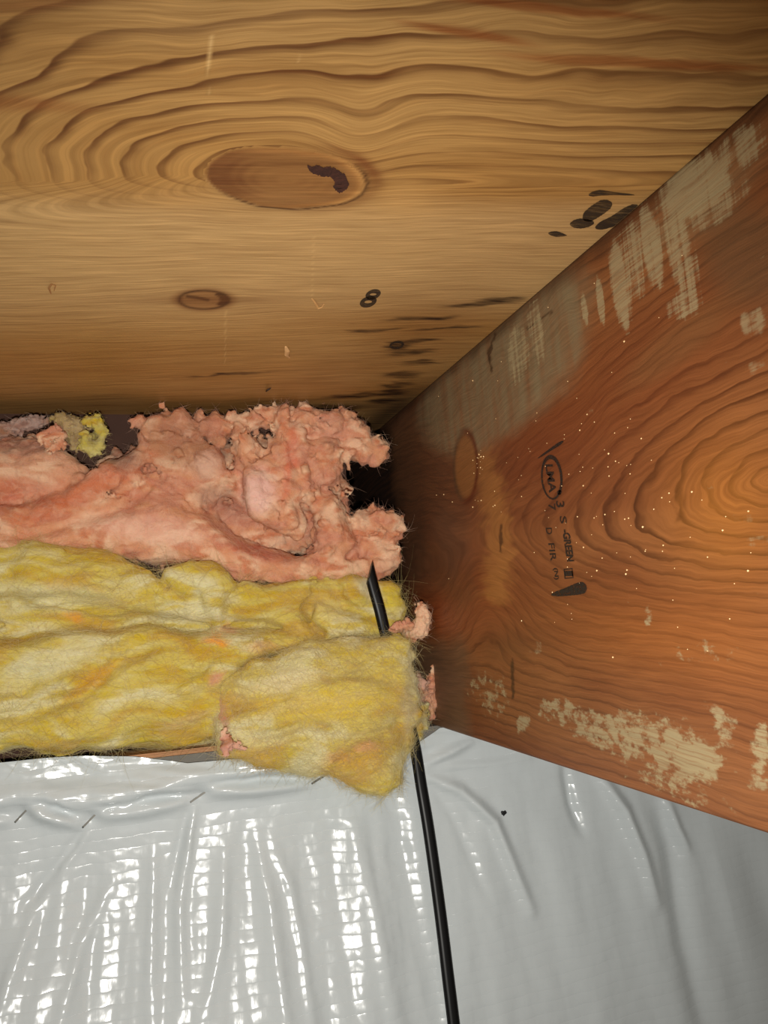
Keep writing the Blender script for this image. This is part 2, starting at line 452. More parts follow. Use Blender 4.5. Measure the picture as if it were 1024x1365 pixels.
# cracks
for pts_, w in ((((660, 445), (652, 470), (655, 495)), 1.8), (((683, 880), (684, 930)), 2.2), (((668, 700), (668, 735)), 2.0), (((735, 415), (700, 440)), 1.6)):
    c0 = pts_[0]; Uz, Vz = LP(*c0)
    d, _ = seg_dist(Uz + 2.5 * nz(200, 300, 16), Vz, [(a - c0[0], b - c0[1]) for a, b in pts_])
    pt.over(lin(46, 26, 14), 0.75 * smooth(w * 1.5, w * 0.4, d))
# dark line along the top edge, seam shade painted in
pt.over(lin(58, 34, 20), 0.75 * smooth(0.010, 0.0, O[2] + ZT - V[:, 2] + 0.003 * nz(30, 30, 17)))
# whitish film: cover (chalk), texture direction, greatest opacity
chalk = np.zeros(len(V)); cdir = np.zeros(len(V)); cmax = np.full(len(V), 0.8)


def film(v, direction, top=0.8):
    global chalk, cdir, cmax
    m = v > chalk
    chalk = np.where(m, v, chalk); cdir = np.where(m, direction, cdir); cmax = np.where(m, top, cmax)


Uz, Vz = LP(855, 360)
for (cx_, cy_, rx, ry, a, amp) in ((800, 400, 6, 36, -7, 0.9), (779, 412, 5, 26, -7, 0.75), (826, 380, 14, 68, -8, 0.85), (868, 330, 15, 62, -8, 0.85),
                                   (845, 345, 24, 62, -8, 0.6), (905, 330, 22, 90, -12, 0.66), (912, 405, 30, 22, -35, 0.62), (925, 250, 60, 42, -42, 0.86),
                                   (985, 200, 46, 26, -44, 0.66), (960, 275, 60, 22, -42, 0.55), (715, 440, 12, 50, -8, 0.62), (690, 470, 16, 46, 0, 0.6)):
    Uz, Vz = LP(cx_, cy_)
    film(amp * smooth(1.35, 0.55, ell(Uz, Vz, 0, 0, rx, ry, a)), 1.0, 0.72)
for (cx_, cy_, rx, ry, a, amp) in ((1005, 430, 26, 22, -30, 0.62), (1005, 490, 22, 12, -20, 0.5), (1012, 720, 26, 14, 0, 0.45), (985, 690, 30, 8, 10, 0.4)):
    Uz, Vz = LP(cx_, cy_)
    film(amp * smooth(1.5, 0.4, ell(Uz, Vz, 0, 0, rx, ry, a)), 0.6, 0.55)
for (cx_, cy_, rx, ry, a, amp) in ((750, 950, 48, 22, 14, 0.62), (800, 975, 64, 34, 18, 0.66), (850, 985, 80, 44, 16, 0.68), (905, 1005, 72, 46, 20, 0.78),
                                   (925, 1010, 46, 30, 22, 0.92), (965, 965, 20, 34, -6, 0.72), (1015, 1000, 18, 50, 0, 0.66), (1010, 1040, 22, 20, 0, 0.7),
                                   (660, 930, 26, 40, 0, 0.50), (697, 965, 12, 16, 20, 0.72), (640, 915, 20, 26, 0, 0.46), (865, 825, 8, 16, 0, 0.55),
                                   (900, 1050, 90, 20, 18, 0.56), (715, 865, 14, 12, 0, 0.42), (940, 870, 60, 20, 0, 0.34)):
    Uz, Vz = LP(cx_, cy_)
    film(amp * smooth(1.3, 0.35, ell(Uz, Vz, 0, 0, rx, ry, a)), 0.0, 0.84)
V2d, F2, nb, nl = close_slab(V, grid_faces(nu, nv), nu, nv, (0.038, 0, 0))
n0 = len(V)
# close the far side too
lp = np.arange(nb, nb + nl)
me = mesh_np('floor_joist', V2d, F2[:, ::-1])
bm = bmesh.new(); bm.from_mesh(me); bm.verts.ensure_lookup_table(); bm.faces.new([bm.verts[i] for i in lp]); bm.to_mesh(me); bm.free()
pad = lambda a, v=0.0: np.concatenate([a, np.full(nl, v)])
for nm, a in (('flow', flow), ('grain', grain), ('ring', ring), ('chalk', chalk), ('chalkdir', cdir), ('chalkmax', cmax)): attr_f(me, nm, pad(a))
attr_c(me, 'tint', np.vstack([pt.c, np.zeros((nl, 4))]))
m_joist = wood_material('fir_joist', lin(140, 88, 50), lin(120, 69, 38), lin(66, 34, 18),
                        ((1, 40, 90), (16, 420), (40, 1300), (1, 8, 30), 1), paint_rgb=lin(178, 162, 122), rough=0.40, wobble=0.5, fine=0.6)
joist = bpy.data.objects.new('floor_joist', None); col.objects.link(joist)
tag(joist, 'reddish fir floor joist with a black ink grade stamp and whitish smears', 'joist')
link('board', me, m_joist, joist)

# ---- rim board, black void beside it, foundation wall
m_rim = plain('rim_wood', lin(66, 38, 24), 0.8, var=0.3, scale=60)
gap_x = on_y(462, 640, YR)[0]
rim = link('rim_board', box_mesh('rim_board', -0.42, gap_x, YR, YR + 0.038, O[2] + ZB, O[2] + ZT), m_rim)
tag(rim, 'dark brown rim board behind the pink insulation, under the plywood', 'board')
m_black = plain('gap_shade_black', lin(22, 21, 20), 0.9)  # black added so the gap stays dark under the flash
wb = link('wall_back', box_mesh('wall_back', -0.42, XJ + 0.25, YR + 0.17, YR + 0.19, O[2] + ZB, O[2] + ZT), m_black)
tag(wb, kind='structure', label='unseen back wall of the gap, coloured black to keep the gap dark')
m_conc = plain('foundation', lin(120, 116, 108), 0.9)
wl = link('wall_front', box_mesh('wall_front', -0.42, XJ + 0.62, YW + 0.003, YR + 0.19, O[2] - 0.75, O[2] + ZB), m_conc)
tag(wl, kind='structure', label='foundation wall hidden behind the white plastic sheet')
a, b = on_y(165, 1000, YW), on_y(430, 1000, YW)
ws = link('wooden_strip', box_mesh('wooden_strip', a[0] - 0.03, b[0] + 0.01, YW + 0.004, YW + 0.030, O[2] + ZB, on_y(250, 1000, YW)[2], 0.001), plain('strip_wood', lin(176, 122, 74), 0.6, var=0.2, scale=120))
tag(ws, 'short brown wooden strip peeking out between yellow insulation and plastic', 'wood strip')

# ------------------------------------------------------------------ white reinforced plastic on the wall
def px_of(Pw): return project(Pw)


top_edge = [(-420, 1040), (0, 1016), (60, 1010), (110, 1007), (180, 1008), (250, 1016), (310, 1010), (400, 1007), (430, 1012), (500, 1005), (545, 996), (570, 980), (585, 969), (600, 966)]
te = np.array([on_y(a, b, YW) for a, b in top_edge])
xs = np.concatenate([np.arange(-0.40, -0.13, 0.004), np.arange(-0.13, 0.40, 0.00105), np.arange(0.40, 0.80, 0.01)])
ztop = np.interp(xs, te[:, 0], te[:, 2])
ztop = np.where(xs > XJ - 0.0006, O[2] + ZB - 0.0008, ztop)
dn = np.concatenate([np.arange(0, 0.20, 0.00105), np.arange(0.20, 0.26, 0.002), np.arange(0.26, 0.62, 0.01)])
ZZ = ztop[:, None] - dn[None] * (1 + 0 * xs[:, None])
XX = np.repeat(xs[:, None], len(dn), 1)
P0 = np.stack([XX, np.full_like(XX, YW), ZZ], -1)
qx, qy = project(P0)
STAPLES = [(-190, 1118, 60), (30, 1084, 48), (122, 1091, 44), (265, 1060, 30), (425, 1037, 28)]
yS = np.interp(qx, [-420, -190, 30, 122, 265, 425, 560, 600, 700, 1200], [1120, 1118, 1084, 1092, 1060, 1038, 1000, 975, 962, 930])
t = qy - yS
tp = np.maximum(t, 0)
W = np.interp(qx, [-400, 120, 330, 480, 600, 720, 1100], [1.0, 1.0, 0.95, 0.78, 0.64, 0.56, 0.45])
tq = np.maximum(tp - np.interp(qx, [0, 150, 300, 400], [55, 40, 15, 0]), 0)
off = 0.40 * (tq - 80 * (1 - np.exp(-tq / 80))) * np.interp(tp, [0, 330, 700, 1200], [1, 1, 0.75, 0.5]) * W * 0.52
N3 = lambda a, b, k=0, n=2: fbm(np.stack([qx / a, qy / b, np.full_like(qx, 2.2 + k)], -1), n)
sk = qx - 0.10 * (qy - 1000) * np.interp(qx, [0, 300, 600], [-1.0, -0.2, 1.0])
N3s = lambda a, b, k=0, n=2: fbm(np.stack([sk / a, qy / b, np.full_like(qx, 2.2 + k)], -1), n)
grow = smooth(10, 130, t)
off += grow * (4.4 * N3s(62, 420, 1) * np.interp(qx, [0, 500, 700], [1, 1, 0.55]) + 0.7 * N3s(24, 190, 2) * np.interp(qx, [0, 520, 640], [1, 0.9, 0.25]) + 0.15 * N3s(10, 60, 3) * np.interp(qx, [0, 520, 640], [1, 0.9, 0.15]))
off += 0.5 * N3(40, 40, 4) + 0.25 * N3(14, 14, 5) * np.interp(qx, [0, 520, 640], [1, 0.8, 0.3])


def fold(pts, w, amp, fade=True):
    global off
    d, u = seg_dist(qx, qy, pts)
    e = np.exp(-(d / w) ** 2)
    if fade: e = e * np.clip(np.sin(np.pi * np.clip(0.06 + 0.9 * u, 0, 1)), 0, 1) ** 0.6
    off = off + amp * e


for pts_, w, amp in (
        ([(255, 1095), (238, 1200), (240, 1300)], 9, 3.0), ([(248, 1085), (228, 1180)], 6, -2.0),
        ([(340, 1110), (352, 1180), (372, 1365)], 10, 2.6), ([(360, 1115), (385, 1180), (408, 1365)], 8, 2.0),
        ([(470, 1095), (490, 1200), (510, 1365)], 12, 3.2), ([(205, 1130), (203, 1230), (200, 1365)], 9, 2.6),
        ([(300, 1130), (290, 1240), (262, 1340)], 9, 2.6), ([(150, 1170), (110, 1250), (80, 1365)], 9, 2.4),
        ([(60, 1190), (30, 1260), (0, 1340)], 9, 2.2), ([(115, 1100), (70, 1165), (30, 1210)], 7, -2.4),
        ([(125, 1095), (105, 1130), (60, 1180)], 6, 1.2), ([(262, 1068), (253, 1110), (250, 1150)], 5, 1.6),
        # radiating creases beside the joist foot
        ([(566, 1034), (610, 1052), (650, 1090), (668, 1140), (690, 1200)], 8, 5.6), ([(560, 1020), (600, 1000), (630, 985)], 7, 4.0),
        ([(563, 1026), (600, 1020), (650, 1018), (700, 1010)], 6, 1.6), ([(575, 1045), (600, 1090), (640, 1200)], 7, -1.4),
        ([(750, 1020), (756, 1070), (766, 1105)], 7, -4.0), ([(792, 1030), (820, 1075), (838, 1130), (852, 1190)], 9, 7.0),
        ([(860, 1060), (880, 1120), (885, 1240), (905, 1365)], 15, -6.0), ([(878, 1060), (890, 1100), (902, 1130)], 7, 4.4),
        ([(930, 1090), (950, 1200), (990, 1330)], 16, 2.4), ([(985, 1110), (1000, 1200), (1030, 1300)], 14, -5.0),
        ([(1050, 1100), (1080, 1300)], 16, 2.5), ([(700, 1060), (735, 1160), (760, 1365)], 24, 1.6), ([(520, 1040), (530, 1120), (560, 1365)], 14, -1.8)):
    fold(pts_, w, amp)
# loose strip above the staples: soft swags pinched at every staple
hem = smooth(12, -6, t)
mid = np.exp(-((t + 26) / 20) ** 2)
puff = 7.5 * mid * np.interp(qx, [0, 420, 520, 600], [1, 1, 0.5, 0.2]) + 1.6 * hem * N3(110, 18, 6) + 0.4 * hem * N3(40, 10, 7)
swag = np.zeros_like(qx)
for (ax, ay, _), (bx, by, _) in zip(STAPLES[:-1], STAPLES[1:]):
    fold([(ax + 10, ay - 4), ((ax + bx) / 2, (ay + by) / 2 + 4), (bx - 12, by + 6)], 9, 5.5)
    fold([(ax + 20, ay - 16), ((ax + bx) / 2, (ay + by) / 2 - 14), (bx - 16, by - 2)], 6, -4.0)
    fold([(ax + 10, ay - 2), ((ax + bx) / 2, (ay + by) / 2 - 22), (bx - 30, by - 20)], 5, 1.6)
off += puff
pin = np.zeros_like(qx)
for (ax, ay, _) in STAPLES: pin = np.maximum(pin, np.exp(-(np.hypot(qx - ax, (qy - ay) * 1.2) / 15) ** 2))
off = off * (1 - pin)
off = np.maximum(off, -1.5 + 0 * off)
YP = YW - 0.002 - off * 0.001
Ps = np.stack([XX, YP, ZZ], -1)
me = mesh_np('plastic_sheet', Ps.reshape(-1, 3), grid_faces(len(xs), len(dn))[:, ::-1])
k = NT('white_poly_sheet')
tc = k.n('ShaderNodeTexCoord'); sx = k.n('ShaderNodeSeparateXYZ'); k.t.links.new(tc.outputs['Object'], sx.inputs[0])
wv = k.noise((60, 60, 60), 2)
zz = k.math('ADD', sx.outputs[2], k.math('MULTIPLY', wv, 0.004)); xx = k.math('ADD', sx.outputs[0], k.math('MULTIPLY', wv, 0.004))
hz = k.math('POWER', k.math('ABSOLUTE', k.math('SINE', k.math('MULTIPLY', zz, math.pi / 0.0066))), 0.5)
hx = k.math('POWER', k.math('ABSOLUTE', k.math('SINE', k.math('MULTIPLY', xx, math.pi / 0.0060))), 0.5)
cr = k.noise((110, 110, 60), 3, 0.5)
hh = k.math('ADD', k.math('ADD', k.math('MULTIPLY', hz, 0.30), k.math('MULTIPLY', hx, 0.03)), k.math('MULTIPLY', cr, 0.5))
bp = k.bump(hh, 0.6, 0.0009)
k.set(Base_Color=lin(201, 208, 210), Roughness=0.20)
k.b.inputs['Specular IOR Level'].default_value = 0.55
m_poly = k.m
sheet = link('plastic_sheet', me, m_poly)
tag(sheet, 'white reinforced plastic vapour barrier stapled below the yellow insulation', 'plastic sheet')

m_steel = plain('staple_steel', lin(120, 118, 112), 0.35, 0.9)


def sheet_at(px, py):
    """the point of the sheet seen at a photo pixel"""
    PX, PY = project(Ps); i = np.argmin((PX - px) ** 2 + (PY - py) ** 2)
    return Ps.reshape(-1, 3)[i]


def staple(px, py, ang, label):
    p = sheet_at(px, py); L, r = 0.0135, 0.00055
    bm = bmesh.new()
    pts_ = [(-L / 2, 0.005, 0), (-L / 2, -0.0002, 0), (-L / 2 + 0.0008, -0.0010, 0), (L / 2 - 0.0008, -0.0010, 0), (L / 2, -0.0002, 0), (L / 2, 0.005, 0)]
    prev = None
    for i, q in enumerate(pts_):
        a = Vector(pts_[max(0, i - 1)]); b = Vector(pts_[min(len(pts_) - 1, i + 1)]); d = (b - a).normalized()
        n1 = Vector((0, 0, 1)); n2 = d.cross(n1)
        cur = [bm.verts.new(Vector(q) + n1 * (r * cx_) + n2 * (r * cz_)) for cx_, cz_ in ((1, 1), (1, -1), (-1, -1), (-1, 1))]
        if prev:
            for j in range(4): bm.faces.new((prev[j], prev[(j + 1) % 4], cur[(j + 1) % 4], cur[j]))
        else: bm.faces.new(cur[::-1])
        prev = cur
    bm.faces.new(prev); bmesh.ops.recalc_face_normals(bm, faces=bm.faces[:])
    me = bpy.data.meshes.new('staple'); bm.to_mesh(me); bm.free()
    o = link('staple', me, m_steel); o.location = p; o.rotation_euler = (0, -math.radians(ang), 0)
    tag(o, label, 'staple', 'staples along the top of the plastic sheet')


staple(31, 1083, 44, 'grey steel staple two staples away from the wooden strip')
staple(122, 1090, 42, 'grey steel staple where a long diagonal crease runs down the plastic')
staple(265, 1060, 28, 'grey steel staple directly under the wooden strip end')
staple(425, 1037, 24, 'grey steel staple beside the hanging yellow insulation')

p = sheet_at(671, 1084)
bm = bmesh.new(); bmesh.ops.create_icosphere(bm, subdivisions=2, radius=0.0019)
for v in bm.verts: v.co = Vector((v.co.x * 1.1, v.co.y * 0.45, v.co.z * 0.9)) * (1 + 0.25 * math.sin(v.co.x * 4000 + v.co.z * 2600))
me = bpy.data.meshes.new('dirt_speck'); bm.to_mesh(me); bm.free()
o = link('dirt_speck', me, plain('black_dirt', lin(16, 16, 18), 0.7)); o.location = p + np.array([0, -0.0006, 0])
tag(o, 'small black speck of dirt alone on the smooth plastic', 'dirt')


# ------------------------------------------------------------------ glass-wool insulation
def surface_nets(d, org, h):
    nx, ny, nzz = d.shape
    s_ = d < 0
    c = np.zeros((nx - 1, ny - 1, nzz - 1), np.int8)
    cs = [(a, b, e) for a in (0, 1) for b in (0, 1) for e in (0, 1)]
    sub = lambda A, o_: A[o_[0]:nx - 1 + o_[0], o_[1]:ny - 1 + o_[1], o_[2]:nzz - 1 + o_[2]]
    for o_ in cs: c += sub(s_, o_)
    act = np.argwhere((c > 0) & (c < 8))
    idx = np.full(c.shape, -1, np.int64); idx[act[:, 0], act[:, 1], act[:, 2]] = np.arange(len(act))
    acc = np.zeros((len(act), 3)); cnt = np.zeros(len(act))
    val = {o_: d[act[:, 0] + o_[0], act[:, 1] + o_[1], act[:, 2] + o_[2]] for o_ in cs}
    for a in cs:
        for ax in range(3):
            if a[ax] == 0:
                b = list(a); b[ax] = 1; b = tuple(b)
                va, vb = val[a], val[b]; m = (va < 0) != (vb < 0)
                tt = np.where(m, va / np.where(m, va - vb, 1), 0)
                pnt = np.array(a, float)[None].repeat(len(act), 0); pnt[:, ax] += tt
                acc += pnt * m[:, None]; cnt += m
    V = (act + acc / cnt[:, None]) * h + org
    faces = []
    for ax in range(3):
        o1, o2 = [(1, 2), (2, 0), (0, 1)][ax]
        sl0 = [slice(None)] * 3; sl1 = [slice(None)] * 3; sl0[ax] = slice(0, -1); sl1[ax] = slice(1, None)
        A, B = s_[tuple(sl0)], s_[tuple(sl1)]
        e = np.argwhere(A != B)
        lim = np.array(c.shape)
        ok = (e[:, o1] > 0) & (e[:, o2] > 0) & (e[:, o1] < lim[o1]) & (e[:, o2] < lim[o2])
        e = e[ok]; fl_ = A[e[:, 0], e[:, 1], e[:, 2]]
        q = []
        for (u, w) in ((-1, -1), (0, -1), (0, 0), (-1, 0)):
            g = e.copy(); g[:, o1] += u; g[:, o2] += w
            q.append(idx[g[:, 0], g[:, 1], g[:, 2]])
        q = np.stack(q, -1)
        q = np.where(fl_[:, None], q, q[:, ::-1])
        faces.append(q)
    return V, np.vstack(faces)


def wool(strokes, h=0.0016, k=0.004, warp=0.004, clump=0.004, cs=0.014, fine=0.0012, lay=(1, 1, 1), clip_y=None, clip_z=None, dents=()):
    """union of soft lobes given as photo strokes [(px,py,radius px)], front depth (mm before/behind the wall face), flatness, roughness"""
    prim = []
    for st in strokes:
        pts_, ysc = st[0], st[2]; rgh = st[3] if len(st) > 3 else 1.0
        q = []
        for ip, (a, b, r) in enumerate(pts_):
            fy = st[1][ip] if isinstance(st[1], (list, tuple)) else st[1]
            p = on_y(a, b, YW + fy * 0.001); rm = r * ((p - O) @ M)[2] / F
            q.append((on_y(a, b, YW + fy * 0.001 + rm * ysc), rm))
        if len(q) == 1: q = q * 2
        prim.append((q, ysc, rgh))
    allp = np.array([c + s_ * r * np.array([1, ysc, 1]) for q, ysc, _ in prim for c, r in q for s_ in (-1, 1)])
    lo = allp.min(0) - 0.016; hi = allp.max(0) + 0.016
    n = np.ceil((hi - lo) / h).astype(int) + 1
    d = np.full(n, 0.03, np.float32); rg = np.ones(n, np.float32)
    ax = [lo[i] + h * np.arange(n[i]) for i in range(3)]
    for q, ysc, rgh in prim:
        for (a, ra), (b, rb) in zip(q[:-1], q[1:]):
            R_ = np.array([1, ysc, 1])
            l2 = np.minimum(a - ra * R_, b - rb * R_) - 0.014; h2 = np.maximum(a + ra * R_, b + rb * R_) + 0.014
            i0 = np.clip(((l2 - lo) / h).astype(int), 0, n - 1); i1 = np.clip(((h2 - lo) / h).astype(int) + 2, 1, n)
            X, Y, Z = np.meshgrid(ax[0][i0[0]:i1[0]], ax[1][i0[1]:i1[1]] , ax[2][i0[2]:i1[2]], indexing='ij', sparse=True)
            ba = (b - a) / np.array([1, ysc, 1]); L = ba @ ba + 1e-12
            dx, dyy, dzz = X - a[0], (Y - a[1]) / ysc, Z - a[2]
            tt = np.clip((dx * ba[0] + dyy * ba[1] + dzz * ba[2]) / L, 0, 1)
            dd = np.sqrt((dx - tt * ba[0]) ** 2 + (dyy - tt * ba[1]) ** 2 + (dzz - tt * ba[2]) ** 2) - (ra + (rb - ra) * tt)
            dd = dd * (0.5 + 0.5 * min(1, ysc))
            sl = tuple(slice(i0[i], i1[i]) for i in range(3))
            D = d[sl]; G = rg[sl]
            hh_ = np.maximum(k - np.abs(D - dd), 0) / k
            rg[sl] = np.where(dd < D, rgh, G)
            d[sl] = np.minimum(D, dd) - hh_ * hh_ * k * 0.25
    band = np.argwhere(np.abs(d) < 0.013)
    pw = lo + band * h
    w1 = np.stack([noise(pw / 0.022 + k_) for k_ in (0, 31.7, 57.1)], -1)
    pq = (pw + w1 * warp) * np.array(lay)
    g = rg[band[:, 0], band[:, 1], band[:, 2]]
    disp = clump * g * (2.4 * np.abs(noise(pq / cs)) - 0.55) + clump * 0.5 * g * (2.4 * np.abs(noise(pq / (cs * 0.45) + 9)) - 0.55) + fine * fbm(pq / 0.0045 + 3, 2) + warp * 0.9 * noise(pw / 0.03 + 77)
    if dents:
        bx, by = project(pw)
        for pts_, wd, dep in dents:
            dd, u = seg_dist(bx + 5 * w1[:, 0], by + 5 * w1[:, 2], pts_)
            disp = disp - dep * 0.001 * np.exp(-(dd / wd) ** 2) * np.clip(np.minimum(u, 1 - u) * 8, 0.25, 1) * smooth(YW + 0.012, YW - 0.002, pw[:, 1])
    d[band[:, 0], band[:, 1], band[:, 2]] -= disp
    if clip_y is not None: d = np.maximum(d, ax[1][None, :, None] - clip_y)
    if clip_z is not None: d = np.maximum(d, ax[2][None, None, :] - clip_z)
    d[[0, -1]] = np.maximum(d[[0, -1]], 0.001); d[:, [0, -1]] = np.maximum(d[:, [0, -1]], 0.001); d[:, :, [0, -1]] = np.maximum(d[:, :, [0, -1]], 0.001)
    return surface_nets(d, lo, h)


def normals(me):
    n = np.empty(len(me.vertices) * 3, np.float32); me.vertices.foreach_get('normal', n); return n.reshape(-1, 3)


def fibres(V, N, C, count, length, rise, width, seed, mask=None):
    """fine loose glass fibres lying on and standing off the wool, as narrow ribbons"""
    g = np.random.default_rng(seed)
    cand = np.arange(len(V))
    fr = N[:, 1] < -0.05
    if mask is not None: fr &= mask
    cand = cand[fr]; i = g.choice(cand, count)
    p = V[i]; n = N[i]; t_ = g.normal(size=(count, 3)); t_ -= (t_ * n).sum(1)[:, None] * n; t_ /= np.linalg.norm(t_, axis=1)[:, None]
    b = np.cross(n, t_); L = length * (0.4 + g.random(count) ** 2 * 1.2); cu = g.normal(size=count) * 0.9; ri = rise * g.random(count) ** 2
    side = np.cross(t_, np.array([0.15, 1.0, 0.1])); side /= np.linalg.norm(side, axis=1)[:, None] + 1e-6
    segs = 5; rows = []
    for s_ in range(segs + 1):
        u = s_ / segs
        q = p + t_ * (L * u)[:, None] + b * (L * cu * u * u * 0.6)[:, None] + n * (ri * np.sin(u * 2.2) + 0.0002)[:, None]
        wd = side * (width * (1 - 0.7 * u)); rows.append(np.stack([q - wd, q + wd], 1))
    R_ = np.stack(rows, 1)                                           # count, segs+1, 2, 3
    Vv = R_.reshape(-1, 3); base = np.arange(count)[:, None] * (segs + 1) * 2 + np.arange(segs)[None] * 2
    Fq = np.stack([base, base + 1, base + 3, base + 2], -1).reshape(-1, 4)
    cc = np.repeat(C[i], (segs + 1) * 2, 0)
    return Vv, Fq, cc


def wool_mat(name, fib, sss, rad, white):
    k = NT(name)
    c = k.attr('dye', 'Color')
    a = k.noise(fib, 6, 0.68, dist=1.2); b = k.noise(tuple(v * 4 for v in fib), 4, 0.7, dist=0.8)
    c = k.mix(k.math('MULTIPLY', k.step(a, 0.42, 0.78), 0.55), c, white)
    c = k.mix(k.math('MULTIPLY', k.step(b, 0.50, 0.22), 0.40), c, k.mix(1.0, c, (0.72, 0.60, 0.50), 'MULTIPLY'))
    k.set(Base_Color=c, Roughness=0.9)
    k.b.inputs['Specular IOR Level'].default_value = 0.1
    k.b.inputs['Subsurface Weight'].default_value = sss; k.b.inputs['Subsurface Radius'].default_value = rad; k.b.inputs['Subsurface Scale'].default_value = 0.004
    k.bump(k.math('ADD', a, k.math('MULTIPLY', b, 0.6)), 0.6, 0.0022)
    return k.m


m_pink = wool_mat('pink_glass_wool', (90, 90, 110), 0.35, (1.0, 0.6, 0.45), lin(230, 188, 160))
m_yel = wool_mat('yellow_glass_wool', (36, 120, 130), 0.4, (1.0, 0.8, 0.25), lin(212, 202, 148))
k = NT('loose_fibre')
df = k.n('ShaderNodeBsdfDiffuse'); tl = k.n('ShaderNodeBsdfTranslucent'); mx = k.n('ShaderNodeMixShader'); mx.inputs[0].default_value = 0.5
for nd in (df, tl): k.put(nd.inputs['Color'], k.attr('dye', 'Color'))
k.t.links.new(df.outputs[0], mx.inputs[1]); k.t.links.new(tl.outputs[0], mx.inputs[2]); k.t.links.new(mx.outputs[0], k.out.inputs[0]); m_fib = k.m


def dye(V, base, coats, seed, lay=(1, 1, 1)):
    """dye, dirt and darker crevice tones of the wool; coats are photo-placed patches (px,py,rx,ry,angle,rgb,cover)"""
    qx_, qy_ = project(V)
    w_ = 0.012 * np.stack([noise(V / 0.04 + j_) for j_ in (0, 9, 19)], -1)
    a = fbm((V + w_) * np.array([lay[0], 1, 1.3]) / 0.024 + seed, 3); b = fbm((V + w_) * np.array([lay[0] * 0.7, 1, 2.2]) / 0.013 + seed * 2, 4)
    pt_ = Paint(len(V)); pt_.over(base[0], np.ones(len(V)))
    pt_.over(base[1], 0.9 * smooth(-0.1, 0.4, a)); pt_.over(base[2], 0.85 * smooth(-0.05, 0.45, b)); pt_.over(base[3], 0.7 * smooth(0.05, 0.5, -a + 0.4 * b))
    jx = 6 * fbm(V / 0.008 + 5, 2); jy = 6 * fbm(V / 0.008 + 15, 2)
    for (x0, y0, rx, ry, an, rgb, cv) in coats:
        pt_.over(rgb, cv * smooth(1.3, 0.35, ell(qx_ + jx, qy_ + jy, x0, y0, rx, ry, an)))
    return pt_.c


def make_wool(name, label, strokes, base, coats, mat, nfib, seed, cat='insulation', group=None, fl=0.012, fr=0.004, fw=0.00010, **kw):
    V, Fq = wool(strokes, **kw)
    me = mesh_np(name, V, Fq); C = dye(V, base, coats, seed, kw.get('lay', (1, 1, 1))); attr_c(me, 'dye', C)
    e = bpy.data.objects.new(name, None); col.objects.link(e); e.location = (0, 0, 0)
    tag(e, label, cat, group)
    link('wool_body', me, mat, e)
    if nfib:
        N = normals(me)
        Cf = C.copy(); Cf[:, :3] = Cf[:, :3] * 0.75 + 0.25 * np.array([0.95, 0.9, 0.8])
        fv, ff, fc = fibres(V, N, Cf, nfib, fl, fr, fw, seed)
        fm = mesh_np('loose_fibres', fv, ff, False); attr_c(fm, 'dye', fc)
        tag(link('loose_fibres', fm, m_fib, e), kind='stuff')
    return e


PINK = [
    ([(-520, 640, 50), (-200, 640, 48), (0, 634, 42), (60, 634, 40), (92, 642, 28)], 6, .8, .35),
    ([(-520, 606, 18), (0, 604, 18), (50, 600, 16)], 20, .8, .6),
    ([(150, 618, 14), (172, 612, 12)], 24, .8, 1.0),
    ([(-520, 712, 24), (-100, 706, 22), (0, 694, 19), (60, 680, 18), (110, 660, 17), (150, 634, 16), (186, 612, 14)], -1, .8, .3),
    ([(-520, 745, 36), (-100, 740, 36), (0, 730, 24), (80, 706, 32), (150, 700, 37), (210, 705, 44), (268, 726, 38), (325, 748, 28), (400, 758, 19)], -3, .8, .25),
    ([(175, 655, 26), (220, 660, 26), (255, 665, 22)], 5, .8, 1.0),
    ([(196, 569, 13), (235, 570, 16), (285, 572, 17), (310, 566, 15)], 6, .8, 1.0),
    ([(205, 598, 18), (230, 608, 22), (250, 600, 24)], 3, .8, .8),
    ([(276, 622, 27)], -3, .8, .4), ([(262, 600, 20)], 1, .8, .8), ([(235, 638, 22), (300, 652, 16)], 5, .8, 1.0),
    ([(256, 660, 12), (284, 672, 12), (308, 686, 10)], 16, .8, 1.2), ([(310, 640, 16)], 0, .8, .6),
    ([(338, 560, 16), (370, 558, 16), (410, 563, 18), (455, 567, 18), (476, 570, 14)], 0, .8, 1.0),
    ([(325, 590, 20), (330, 612, 22)], -4, .8, 1.1),
    ([(338, 648, 26), (344, 684, 22)], -12, .8, .35),
    ([(385, 590, 30), (385, 650, 34), (374, 688, 25), (398, 702, 18)], -12, .8, .7),
    ([(430, 596, 34), (440, 636, 22)], -8, .8, .9), ([(468, 592, 24), (492, 600, 17), (506, 599, 10)], -3, .8, .9), ([(505, 608, 8), (512, 594, 7)], 0, .8, 1.0),
    ([(432, 676, 26), (448, 716, 30), (436, 744, 24)], -7, .8, .7),
    ([(492, 706, 22), (516, 702, 18), (527, 700, 13)], -3, .8, .8), ([(498, 738, 24), (516, 745, 18)], -3, .8, .5), ([(470, 700, 10), (496, 700, 10)], 4, .8, .5),
    ([(400, 762, 15), (460, 760, 16), (505, 757, 14)], -4, .8, .6),
    ([(-520, 675, 62), (0, 678, 56), (160, 684, 52), (230, 668, 84), (390, 664, 78)], 13, .4, .8)]
wp = lin(234, 194, 160); pk = lin(214, 152, 114); rd = lin(202, 122, 82); br = lin(160, 114, 82)
